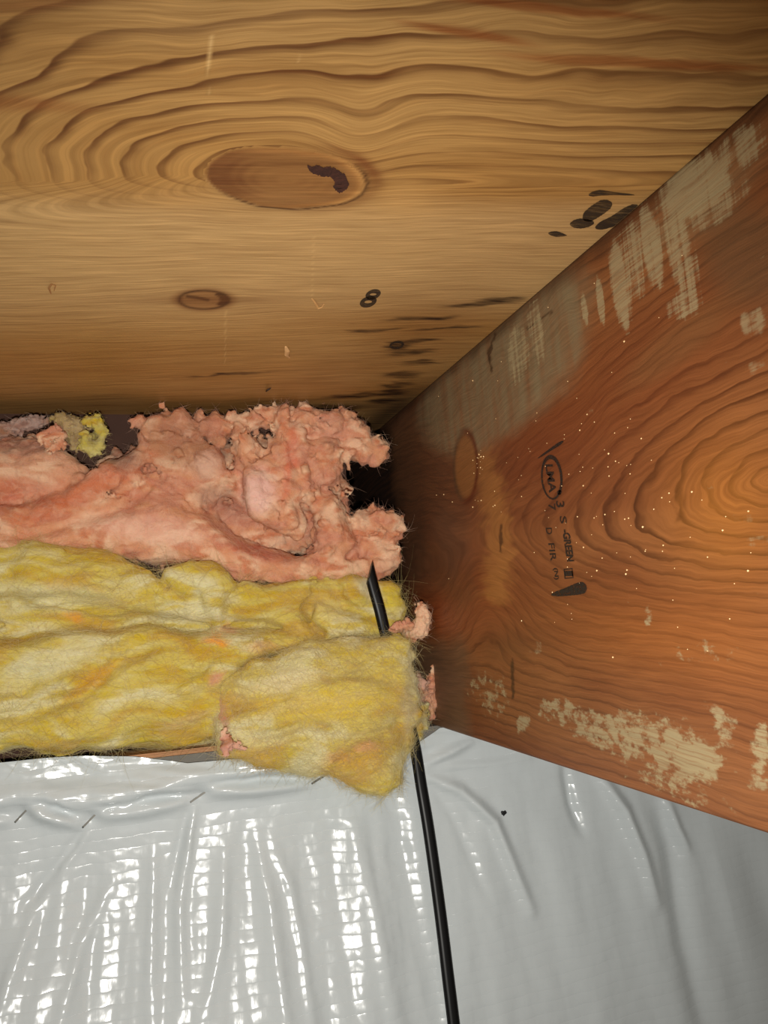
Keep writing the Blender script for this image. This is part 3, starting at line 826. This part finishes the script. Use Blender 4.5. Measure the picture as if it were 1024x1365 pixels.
make_wool('pink_insulation_batt', 'torn clumpy pink glass wool packed above the yellow insulation', PINK, (pk, wp, rd, lin(206, 142, 116)),
          [(60, 625, 70, 26, 0, wp, .45), (110, 655, 110, 18, -25, lin(206, 116, 76), .75), (20, 655, 70, 20, 0, lin(200, 110, 80), .6),
           (240, 590, 70, 40, 10, br, .55), (276, 622, 26, 20, 0, lin(222, 184, 160), .7), (295, 672, 45, 22, 30, lin(150, 98, 84), .6),
           (340, 735, 60, 10, 15, lin(190, 92, 70), .6), (345, 655, 26, 34, 0, lin(240, 200, 190), .7), (200, 705, 90, 22, 8, lin(236, 190, 170), .5),
           (385, 620, 8, 60, 8, lin(218, 120, 90), .7), (165, 612, 26, 20, 0, lin(120, 84, 72), .7), (20, 595, 60, 12, 0, lin(150, 112, 96), .6),
           (520, 752, 20, 14, 0, wp, .6), (440, 575, 40, 20, 0, lin(224, 172, 146), .5)],
          m_pink, 15000, 11, clip_y=YR - 0.001, clip_z=O[2] + ZT - 0.001, clump=0.0040, cs=0.0115, fine=0.0012, warp=0.003, k=0.007, fl=0.007, fr=0.001, fw=0.00007,
          dents=[([(200, 640), (170, 672), (120, 690), (60, 706), (0, 716)], 9, 7), ([(235, 650), (265, 668), (300, 694), (340, 722), (380, 734), (415, 738)], 11, 10),
                 ([(188, 606), (205, 630), (240, 640), (262, 652)], 9, 6), ([(302, 580), (308, 620), (318, 655), (322, 690), (350, 712), (390, 724)], 9, 8),
                 ([(398, 556), (392, 600), (396, 650), (412, 690)], 9, 5), ([(470, 630), (440, 650), (415, 690), (410, 730)], 9, 6), ([(246, 622), (262, 648), (300, 644)], 8, 6),
                 ([(470, 660), (462, 690), (480, 720)], 8, 5), ([(350, 560), (352, 590), (340, 620)], 8, 4), ([(320, 575), (370, 585), (440, 580), (470, 590)], 7, 4),
                 ([(0, 668), (60, 662), (100, 645)], 9, 6), ([(420, 748), (470, 742), (500, 720)], 8, 4), ([(275, 590), (240, 586), (200, 584)], 7, 4)])

YEL = [
    ([(-520, 772, 48), (0, 768, 44), (60, 766, 46), (120, 776, 42), (180, 798, 36), (225, 812, 26)], -9, .8, .5),
    ([(180, 782, 14), (212, 782, 12), (232, 774, 14), (254, 768, 16), (276, 774, 18), (290, 794, 18), (288, 816, 16)], [-8, -10, -13, -15, -16, -15, -12], .8, .2),
    ([(240, 808, 18), (262, 818, 18), (300, 826, 16)], [-8, -9, -8], .8, .3),
    ([(296, 808, 20), (320, 804, 22), (380, 808, 28), (430, 802, 30), (480, 802, 30), (508, 806, 26), (522, 800, 16)], -7, .8, .6),
    ([(424, 822, 17), (436, 834, 14)], -14, .8, .2), ([(468, 785, 18)], -11, .8, .3), ([(400, 790, 14), (340, 794, 12)], -12, .8, .4), ([(517, 790, 18), (524, 806, 12)], -6, .8, .3),
    ([(-520, 900, 60), (0, 878, 46), (60, 876, 44), (130, 866, 36), (190, 860, 30), (260, 856, 22)], [-14, -14, -14, -14, -13, -12], .8, .45),
    ([(60, 940, 30), (110, 922, 34), (160, 896, 36), (220, 884, 40), (280, 880, 42), (330, 868, 28)], -19, .8, .35),
    ([(-520, 968, 34), (0, 962, 36), (80, 960, 36), (160, 952, 40), (240, 950, 42), (290, 946, 38)], -20, .8, .5),
    ([(320, 866, 26), (400, 848, 26), (470, 838, 22), (512, 836, 18)], -13, .8, .4),
    ([(-520, 880, 110), (0, 880, 106), (250, 890, 106), (400, 860, 80), (480, 825, 46)], 1, .42, .4)]
yw = lin(220, 212, 168); yl = lin(208, 188, 90); ys_ = lin(204, 178, 40); yo = lin(196, 154, 52)
make_wool('yellow_insulation_batt', 'long folded yellow glass wool batt lying under the pink wool', YEL, (yl, yw, ys_, yo),
          [(60, 790, 120, 16, 4, yw, .6), (40, 745, 120, 14, 4, ys_, .4), (270, 800, 14, 40, 0, yw, .5), (440, 815, 24, 20, 30, lin(230, 214, 140), .7), (492, 785, 24, 12, 35, lin(232, 226, 196), .7),
           (98, 822, 18, 8, 10, lin(222, 158, 60), .8), (120, 908, 50, 10, -38, lin(214, 160, 44), .7), (288, 855, 18, 9, 0, lin(232, 160, 44), .95), (80, 880, 90, 22, -25, yw, .7),
           (288, 905, 16, 8, -40, lin(206, 140, 120), .8), (250, 960, 40, 8, -20, lin(204, 166, 116), .5), (355, 862, 30, 8, 0, lin(216, 160, 100), .6), (305, 840, 16, 7, 0, lin(220, 150, 110), .6),
           (100, 1000, 130, 7, 0, lin(120, 96, 54), .6), (400, 862, 70, 12, -8, lin(214, 176, 60), .5), (522, 800, 18, 26, 0, lin(220, 200, 70), .7)],
          m_yel, 18000, 23, clip_y=YR - 0.001, clump=0.0034, cs=0.020, lay=(0.4, 1, 1.1), fine=0.0011, k=0.008,
          dents=[([(-100, 850), (0, 848), (60, 840), (108, 828), (150, 836), (200, 826), (255, 836), (302, 838)], 9, 9), ([(-60, 962), (0, 956), (60, 948), (110, 925), (150, 888), (178, 872), (230, 862)], 11, 7),
                 ([(208, 756), (216, 775), (226, 788)], 7, 4), ([(262, 786), (266, 806), (270, 822), (290, 830)], 7, 3), ([(302, 838), (360, 836), (415, 848), (440, 846)], 8, 5),
                 ([(302, 785), (304, 805), (306, 836)], 8, 3), ([(310, 896), (360, 880), (420, 866), (500, 846)], 8, 7), ([(-60, 806), (60, 796), (140, 808), (200, 826)], 8, 4), ([(412, 800), (414, 830), (440, 850)], 8, 5),
                 ([(450, 790), (460, 812), (500, 826)], 8, 4), ([(230, 930), (280, 900), (300, 880)], 9, 4)],
           fl=0.018, fr=0.002, fw=0.00007)

FLAP = [
    ([(312, 922, 20), (345, 906, 24), (400, 892, 28), (470, 879, 28), (520, 873, 22)], [-21, -24, -28, -30, -30], .7, .4),
    ([(316, 958, 34), (400, 942, 52), (470, 932, 58), (506, 924, 46)], [-24, -31, -36, -36], .6, .3),
    ([(330, 976, 26), (380, 978, 30), (430, 982, 42), (482, 984, 52), (504, 1000, 42)], [-26, -30, -35, -40, -40], .6, .3),
    ([(470, 1012, 34), (496, 1018, 34), (514, 1036, 16)], -42, .6, .35), ([(312, 986, 20), (360, 992, 22), (410, 992, 28)], -28, .6, .4),
    ([(532, 900, 18), (539, 950, 15), (540, 985, 12)], -31, .7, .5), ([(535, 856, 8), (540, 870, 10)], -26, .8, .6)]
make_wool('yellow_insulation_flap', 'thick ragged yellow glass wool flap hanging down over the plastic sheet', FLAP, (yl, yw, ys_, yo),
          [(430, 940, 110, 22, -4, lin(220, 190, 40), .65), (380, 910, 70, 14, -14, lin(224, 208, 160), .7), (340, 985, 60, 14, 0, yw, .6), (470, 1020, 50, 26, -10, lin(208, 168, 62), .6),
           (487, 995, 16, 7, 0, lin(222, 160, 120), .6), (296, 955, 6, 26, -15, lin(206, 138, 120), .8), (450, 1010, 18, 8, 20, lin(226, 168, 80), .5), (545, 940, 10, 50, 0, lin(196, 184, 150), .6)],
          m_yel, 8000, 37, clump=0.0036, cs=0.016, lay=(0.4, 1, 1.1), fine=0.0010, k=0.009,
          dents=[([(300, 950), (350, 940), (400, 925)], 6, 5), ([(330, 985), (400, 968), (450, 970)], 6, 5), ([(420, 905), (480, 900), (530, 910)], 6, 5), ([(440, 1020), (470, 985), (520, 975)], 7, 6)], fl=0.013, fr=0.002, fw=0.00008)

PKB = (pk, wp, rd, lin(206, 142, 116))
small = dict(h=0.0009, k=0.002, warp=0.0025, clump=0.0022, cs=0.0045, fine=0.0012, fl=0.005, fr=0.001, fw=0.00008)
tg = 'small torn tufts of glass wool'
make_wool('pink_wool_tuft', 'curled pink wool tuft stuck against the joist beside the black cable end',
          [([(522, 838, 3), (532, 836, 6), (545, 834, 8)], -20, .8, 1), ([(546, 846, 11), (560, 838, 13), (566, 824, 9), (562, 812, 6), (557, 806, 3)], -14, .8, .6)], PKB, [], m_pink, 260, 41, 'tuft', tg, **small)
make_wool('pink_wool_tuft', 'thin upright pink wool shred on the joist above the plastic corner',
          [([(580, 888, 1.5), (577, 905, 4), (572, 922, 8), (575, 938, 5), (577, 956, 2.5)], 2, .8, .6), ([(570, 925, 6), (563, 932, 4)], 0, .8, 1)], PKB, [], m_pink, 120, 42, 'tuft', tg, **small)
make_wool('pink_wool_tuft', 'pale lilac pink wool tuft between yellow flap and joist',
          [([(556, 905, 6), (560, 918, 8), (555, 932, 8), (551, 945, 6)], -6, .8, .8)], (lin(204, 160, 140), wp, pk, br), [], m_pink, 200, 43, 'tuft', tg, **small)
make_wool('pale_yellow_wool_tuft', 'wispy grey-yellow wool tuft at the lower corner of the joist',
          [([(562, 945, 7), (560, 965, 10), (556, 978, 8)], -10, .8, .7)], (lin(186, 176, 128), lin(196, 186, 150), yl, yo), [], m_yel, 260, 44, 'tuft', tg, **small)
make_wool('yellow_wool_curl', 'small curled yellow wool tuft lying on top of the pink wool',
          [([(118, 562, 7), (130, 564, 8), (137, 576, 7), (134, 592, 7), (124, 600, 8), (114, 594, 7), (112, 578, 6)], 2, .8, .6), ([(124, 582, 8)], 10, .8, .6)],
          (lin(196, 180, 84), lin(204, 192, 120), ys_, yo), [(125, 584, 8, 12, 0, lin(130, 108, 52), .6)], m_yel, 260, 45, 'tuft', tg, **small)
make_wool('grey_wool_tuft', 'dull grey-beige wool tuft beside the small yellow curl',
          [([(78, 560, 8), (92, 568, 14), (100, 576, 16), (104, 590, 12)], 10, .8, .8)], (lin(168, 142, 96), lin(186, 160, 116), lin(170, 146, 90), lin(150, 120, 88)), [], m_yel, 200, 46, 'tuft', tg, **small)
make_wool('pink_wool_tuft', 'small pink wool knob in front of the grey-beige tuft',
          [([(58, 584, 8), (72, 576, 9), (82, 580, 7)], 2, .8, .7), ([(68, 594, 9), (80, 592, 7)], 2, .8, .7)], PKB, [], m_pink, 120, 47, 'tuft', tg, **small)
make_wool('grey_wool_tuft', 'flat lilac-grey wool shred under the plywood at the rim board',
          [([(-60, 580, 8), (0, 574, 9), (24, 568, 8), (44, 564, 8), (58, 562, 5)], 14, .8, .8)], (lin(160, 130, 116), lin(176, 150, 140), lin(150, 110, 96), br), [], m_pink, 160, 48, 'tuft', tg, **small)
make_wool('pink_wool_tuft', 'tiny twin pink wool scraps caught below the edge of the yellow flap',
          [([(300, 975, 4), (306, 990, 6), (303, 1004, 2)], -42, .8, .8), ([(322, 992, 6), (328, 998, 5)], -40, .8, .8), ([(304, 992, 6), (322, 996, 4)], -38, .8, .5)], (lin(210, 150, 130), wp, rd, br), [], m_pink, 100, 49, 'tuft', tg, **small)

# ------------------------------------------------------------------ black cable
cab = [(489.5, 748, -16), (497, 780, -18), (506, 812, -19), (514, 845, -18), (533, 915, -14), (552, 990, -14), (562, 1050, -16), (572, 1110, -22), (586, 1210, -32), (597, 1300, -42), (605, 1366, -49), (618, 1480, -60), (630, 1600, -66)]
cp = [Vector(on_y(a, b, YW + c * 0.001)) for a, b, c in cab]
fine = []
for i in range(len(cp) - 1):                                              # Catmull-Rom
    p0, p1, p2, p3 = cp[max(0, i - 1)], cp[i], cp[i + 1], cp[min(len(cp) - 1, i + 2)]
    for s_ in range(6):
        u = s_ / 6
        fine.append(0.5 * ((2 * p1) + (p2 - p0) * u + (2 * p0 - 5 * p1 + 4 * p2 - p3) * u * u + (3 * p1 - p0 - 3 * p2 + p3) * u ** 3))
fine.append(cp[-1])
bm = bmesh.new(); prev = None; ns = 14
for i, q in enumerate(fine):
    d = (fine[min(i + 1, len(fine) - 1)] - fine[max(i - 1, 0)]).normalized()
    side = d.cross(Vector((0, 1, 0))).normalized(); nn = d.cross(side)
    cur = []
    for j in range(ns):
        a = 2 * math.pi * j / ns
        w = 0.0040 * (1 + 0.0 * math.cos(2 * a)); e = 0.0030 * (1 - 0.35 * math.cos(a) ** 8)
        sx_ = math.cos(a) * w; sy_ = math.sin(a) * e
        if abs(math.cos(a)) < 0.25: sy_ *= 0.86                             # shallow groove along the twin cable
        v = q + side * sx_ + nn * sy_
        if i < 6:                                                          # slanted cut
            v = v + d * (0.016 * (sx_ / 0.004 * -0.5 + 0.5)) * (1 - i / 6) * (1 if side.x > 0 else -1)
        cur.append(bm.verts.new(v))
    if prev:
        for j in range(ns): bm.faces.new((prev[j], prev[(j + 1) % ns], cur[(j + 1) % ns], cur[j])).smooth = True
    else: bm.faces.new(cur[::-1])
    prev = cur
bm.faces.new(prev); bmesh.ops.recalc_face_normals(bm, faces=bm.faces[:])
me = bpy.data.meshes.new('black_cable'); bm.to_mesh(me); bm.free()
m_cab = plain('black_pvc', lin(7, 7, 8), 0.40, var=0.2)
m_cab.node_tree.nodes['Principled BSDF'].inputs['Specular IOR Level'].default_value = 0.3
cable = link('black_cable', me, m_cab)
tag(cable, 'thin black cable with a slanted cut end running down in front of the plastic', 'cable')

# ------------------------------------------------------------------ ink, bark and small bits on the wood
def ink_mat(name, rgb, wear, scale, cover=1.0):
    k = NT(name); n = k.noise(scale, 4, 0.7)
    tr = k.n('ShaderNodeBsdfTransparent'); mx = k.n('ShaderNodeMixShader')
    k.set(Base_Color=rgb, Roughness=0.6)
    k.put(mx.inputs[0], k.math('SUBTRACT', cover, k.math('MULTIPLY', k.step(n, 0.45, 0.72), wear)))
    k.t.links.new(tr.outputs[0], mx.inputs[1]); k.t.links.new(k.b.outputs[0], mx.inputs[2]); k.t.links.new(mx.outputs[0], k.out.inputs[0])
    return k.m


m_ink = ink_mat('stamp_ink', lin(34, 26, 22), 0.75, (500, 500, 700))
m_ink2 = ink_mat('marking_ink', lin(44, 33, 24), 0.5, (60, 700, 100), 0.84)
ceil_in = lambda px, py: on_z(px, py, ZT - 0.0002)
joist_in = lambda px, py: on_x(px, py, XJ - 0.0002)


def decal(name, V_, Fs, mat, parent, plane, xmax=None, flip=False):
    P_ = [plane(a, b) for a, b in V_]
    if xmax: P_ = [np.array([min(p_[0], xmax), p_[1], p_[2]]) for p_ in P_]
    me = bpy.data.meshes.new(name); me.from_pydata([tuple(p_) for p_ in P_], [], Fs); me.update()
    return link(name, me, mat, parent)


def stroke(pts_, n=10):
    """outline strip of a brush stroke: [(px,py,half width)]"""
    P_ = np.array(pts_, float); u = np.linspace(0, len(P_) - 1, (len(P_) - 1) * n + 1)
    q = np.stack([np.interp(u, np.arange(len(P_)), P_[:, i]) for i in range(3)], -1)
    for _ in range(3): q[1:-1] = (q[:-2] + 2 * q[1:-1] + q[2:]) / 4
    d = np.gradient(q[:, :2], axis=0); d /= np.linalg.norm(d, axis=1)[:, None] + 1e-9; nrm = np.stack([-d[:, 1], d[:, 0]], -1)
    e = np.minimum(np.arange(len(q)), np.arange(len(q))[::-1]); cap = np.sqrt(np.clip((e + 0.4) / 4, 0, 1))
    w = q[:, 2] * cap * (1 + 0.03 * np.sin(np.arange(len(q)) * 2.1))
    V_ = np.vstack([q[:, :2] + nrm * w[:, None], q[:, :2] - nrm * w[:, None]]); m = len(q)
    return V_, [(i, i + 1, m + i + 1, m + i) for i in range(m - 1)]


def oval(cx_, cy_, rx, ry, wd, ang=0, skew=0.0, a0=0, a1=360, n=40):
    V_, Fs = [], []
    full = abs(a1 - a0) >= 360
    for i in range(n + (0 if full else 1)):
        a = math.radians(a0 + (a1 - a0) * i / n); w = wd(a) if callable(wd) else wd
        for r_ in (-w, w):
            x, y = math.cos(a) * (rx + r_), math.sin(a) * (ry + r_); x -= skew * y
            c, s_ = math.cos(math.radians(ang)), math.sin(math.radians(ang))
            V_.append((cx_ + x * c - y * s_, cy_ + x * s_ + y * c))
    for i in range(n):
        j = (i + 1) % (len(V_) // 2); Fs.append((2 * i, 2 * i + 1, 2 * j + 1, 2 * j))
    return V_, Fs


for pts_ in ([(785, 260, 3), (800, 257, 4), (818, 258, 2), (846, 260, 1)], [(816, 271, 5), (804, 275, 9), (792, 283, 9), (778, 293, 7)], [(760, 299, 4), (774, 298, 7), (792, 297, 4)],
             [(852, 275, 6), (836, 284, 8), (818, 295, 7), (794, 304, 5)], [(731, 311, 2), (742, 312, 4), (756, 314, 1)]):
    V_, Fs = stroke(pts_); decal('ink_smudge', V_, Fs, m_ink2, ceiling, ceil_in, XJ - 0.0003)
V_, Fs = oval(497.5, 392.5, 7.0, 4.2, 2.7, 0, 0.45); n8 = len(V_)
V2_, F2_ = oval(491, 402.5, 7.8, 4.8, 2.9, 0, 0.45)
decal('stamped_digit', list(V_) + list(V2_), Fs + [tuple(i + n8 for i in f_) for f_ in F2_], m_ink2, ceiling, ceil_in)
V_, Fs = oval(529, 460, 8, 4, 1.6, 0, 0.35); decal('stamped_digit', V_, Fs, m_ink2, ceiling, ceil_in)

# loose dark bark in the large knot
bark = [(525, 190), (545, 202), (575, 196), (600, 206), (628, 203), (650, 208), (672, 222), (694, 238), (706, 262), (712, 284), (700, 300), (690, 312), (670, 318), (652, 306), (642, 290), (650, 272), (640, 254),
        (622, 246), (600, 244), (580, 240), (560, 234), (540, 226), (530, 210)]
bp_ = [(250 + a / 3.303, 160 + b / 3.303) for a, b in bark]
jj = random.Random(5)
dense = []
for i in range(len(bp_)):
    (a, b), (c, d) = bp_[i], bp_[(i + 1) % len(bp_)]
    for u in (0, 0.33, 0.66): dense.append((a + (c - a) * u + jj.uniform(-.6, .6), b + (d - b) * u + jj.uniform(-.6, .6)))
bm = bmesh.new()
vs_ = [bm.verts.new(on_z(a, b, ZT - 0.0001)) for a, b in dense]
f0 = bm.faces.new(vs_)
cen = Vector(on_z(457, 236, ZT - 0.0007))
bmesh.ops.triangulate(bm, faces=[f0]); bmesh.ops.subdivide_edges(bm, edges=bm.edges[:], cuts=2)
for v in bm.verts: v.co.z += -0.0003 + 0.0003 * math.sin(v.co.x * 5000) * math.sin(v.co.y * 3100)
me = bpy.data.meshes.new('bark_patch'); bm.to_mesh(me); bm.free()
link('bark_patch', me, plain('knot_bark', lin(58, 26, 12), 0.95, var=0.5, scale=700), ceiling)

# grade stamp on the joist
V_, Fs = stroke([(717, 611, 1.0), (733, 600, 1.6), (751, 588, 2.6)]); decal('stamp_line', V_, Fs, m_ink, joist, joist_in)
V_, Fs = oval(735.5, 637, 13, 28, lambda a: 1.2 + 1.6 * max(0, -math.sin(a)) ** 3 + 0.5 * max(0, math.cos(a)), -4); decal('stamp_ring', V_, Fs, m_ink, joist, joist_in)
V_, Fs = stroke([(748, 658, 2), (746, 656, 3.4), (744, 659, 2)]); decal('stamp_dot', V_, Fs, m_ink, joist, joist_in)
V_, Fs = stroke([(735, 793, 2.5), (755, 789, 5.5), (770, 785, 8), (782, 782, 8)]); decal('stamp_bar', V_, Fs, m_ink, joist, joist_in)
V_, Fs = oval(758, 764.5, 7.5, 8.5, 1.0, -6, 0, 45, 405, 4); decal('stamp_box', V_, Fs, m_ink, joist, joist_in)


def stamp_text(txt, px, py, hgt, wid, tilt=0.12, bold=0.0):
    """letters reading downwards, their tops to the right; hgt = letter height, wid = length of the word in pixels"""
    bold += 0.018
    cu = bpy.data.curves.new('stamp', 'FONT'); cu.body = txt; cu.resolution_u = 3; cu.offset = bold
    tmp = bpy.data.objects.new('stamp', cu); col.objects.link(tmp)
    dg = bpy.context.evaluated_depsgraph_get(); me = bpy.data.meshes.new_from_object(tmp.evaluated_get(dg))
    bpy.data.objects.remove(tmp); bpy.data.curves.remove(cu)
    c = np.array([v.co[:2] for v in me.vertices]); lo, hi = c.min(0), c.max(0)
    c = (c - (lo + hi) / 2) / (hi - lo) * np.array([wid, hgt])
    for v, (u, w) in zip(me.vertices, c):
        v.co = joist_in(px + u * tilt + w, py + u - w * tilt * 0.3)
    link('stamp_text', me, m_ink, joist)


stamp_text('LMA', 734.5, 638, 10, 38, 0.14, 0.012)
stamp_text('3', 747, 672, 11, 9); stamp_text('7', 736, 676, 9, 9)
stamp_text('S', 751, 693, 9, 10); stamp_text('-GREEN', 757.5, 727, 10, 43, 0.16, 0.03); stamp_text('1', 758.5, 764.5, 11, 7, 0.12, 0.05)
stamp_text('D', 732, 708, 8, 9); stamp_text('FIR', 736.5, 736, 8, 24, 0.14); stamp_text('(N)', 741, 765, 7, 16, 0.12, 0.02)

# glittering glass dust on the joist face
g = np.random.default_rng(19); pts_ = []
for (cx_, cy_, sx_, sy_, n) in ((800, 660, 60, 70, 55), (720, 600, 60, 50, 16), (900, 700, 80, 120, 16), (640, 612, 3, 14, 16), (625, 665, 22, 8, 8), (820, 300, 90, 90, 16), (620, 480, 40, 40, 10), (850, 830, 120, 60, 12), (790, 700, 30, 60, 14)):
    for _ in range(n): pts_.append((cx_ + g.normal() * sx_, cy_ + g.normal() * sy_))
Vd, Fd = [], []
for a, b in pts_:
    c0 = on_x(a, b, XJ - 0.00015)
    if not (O[2] + ZB + 0.003 < c0[2] < O[2] + ZT - 0.004) or a > 1060: continue
    r_ = 0.00026 + 0.00036 * g.random() ** 2.5; n0 = len(Vd)
    for dx, dy_, dz_ in ((-1, 0, 0), (1, 0, 0), (0, 1, 0), (0, -1, 0), (0, 0, 1), (0, 0, -1)): Vd.append(c0 + r_ * np.array([dx * .7, dy_ * 1.3, dz_]))
    for i, j, kk in ((0, 2, 4), (0, 4, 3), (0, 3, 5), (0, 5, 2), (1, 4, 2), (1, 3, 4), (1, 5, 3), (1, 2, 5)): Fd.append((n0 + i, n0 + j, n0 + kk))
k = NT('glass_dust'); k.set(Base_Color=lin(255, 216, 158), Roughness=0.15); k.b.inputs['Specular IOR Level'].default_value = 0.9
dust = link('glass_dust', mesh_np('glass_dust', Vd, Fd, False), k.m, joist); tag(dust, kind='stuff')


def sliver(name, label, pts_, rgb, cat='splinter', group='bits caught on the plywood', lift=0.0012, wd=0.0007):
    bm = bmesh.new(); prev = None
    for i, (a, b) in enumerate(pts_):
        u = i / (len(pts_) - 1); c0 = Vector(on_z(a, b, ZT - 0.0002 - lift * math.sin(u * math.pi * 0.8))); w = wd * (0.25 + math.sin(math.pi * min(0.95, u + 0.1)))
        cur = [bm.verts.new(c0 + Vector(o_) * w) for o_ in ((1, 0, 0), (0, .4, -.5), (-1, 0, 0), (0, -.4, .3))]
        if prev:
            for j in range(4): bm.faces.new((prev[j], prev[(j + 1) % 4], cur[(j + 1) % 4], cur[j]))
        else: bm.faces.new(cur[::-1])
        prev = cur
    bm.faces.new(prev); bmesh.ops.recalc_face_normals(bm, faces=bm.faces[:])
    me = bpy.data.meshes.new(name); bm.to_mesh(me); bm.free()
    tag(link(name, me, plain(name + '_mat', rgb, 0.6)), label, cat, group)


sliver('wood_splinter', 'curled pale wood splinter on the plywood beside the small knot line', [(416, 398), (420, 404), (424, 411), (430, 409), (432, 405)], lin(196, 148, 92))
sliver('wood_splinter', 'short pale wood chip on the plywood above the pink wool', [(381, 462), (383, 468), (382, 474), (386, 477)], lin(218, 170, 116), wd=0.0012)
sliver('nail_tip', 'tiny dark nail tip poking out of the plywood above pink wool', [(355, 522), (358, 519), (361, 517)], lin(50, 40, 30), 'nail', None, 0.003, 0.0009)
sliver('wood_splinter', 'faint looped wood hair on the plywood left of the small knot', [(68, 392), (65, 384), (69, 379), (74, 381), (72, 388)], lin(170, 120, 70), wd=0.0004)
make_wool('pink_wool_tuft', 'tiny pink wool scrap stuck to the plywood above the batt', [([(372, 527, 3), (377, 528, 3)], 2, .8, .8)], PKB, [], m_pink, 30, 52, 'tuft', tg, **small)
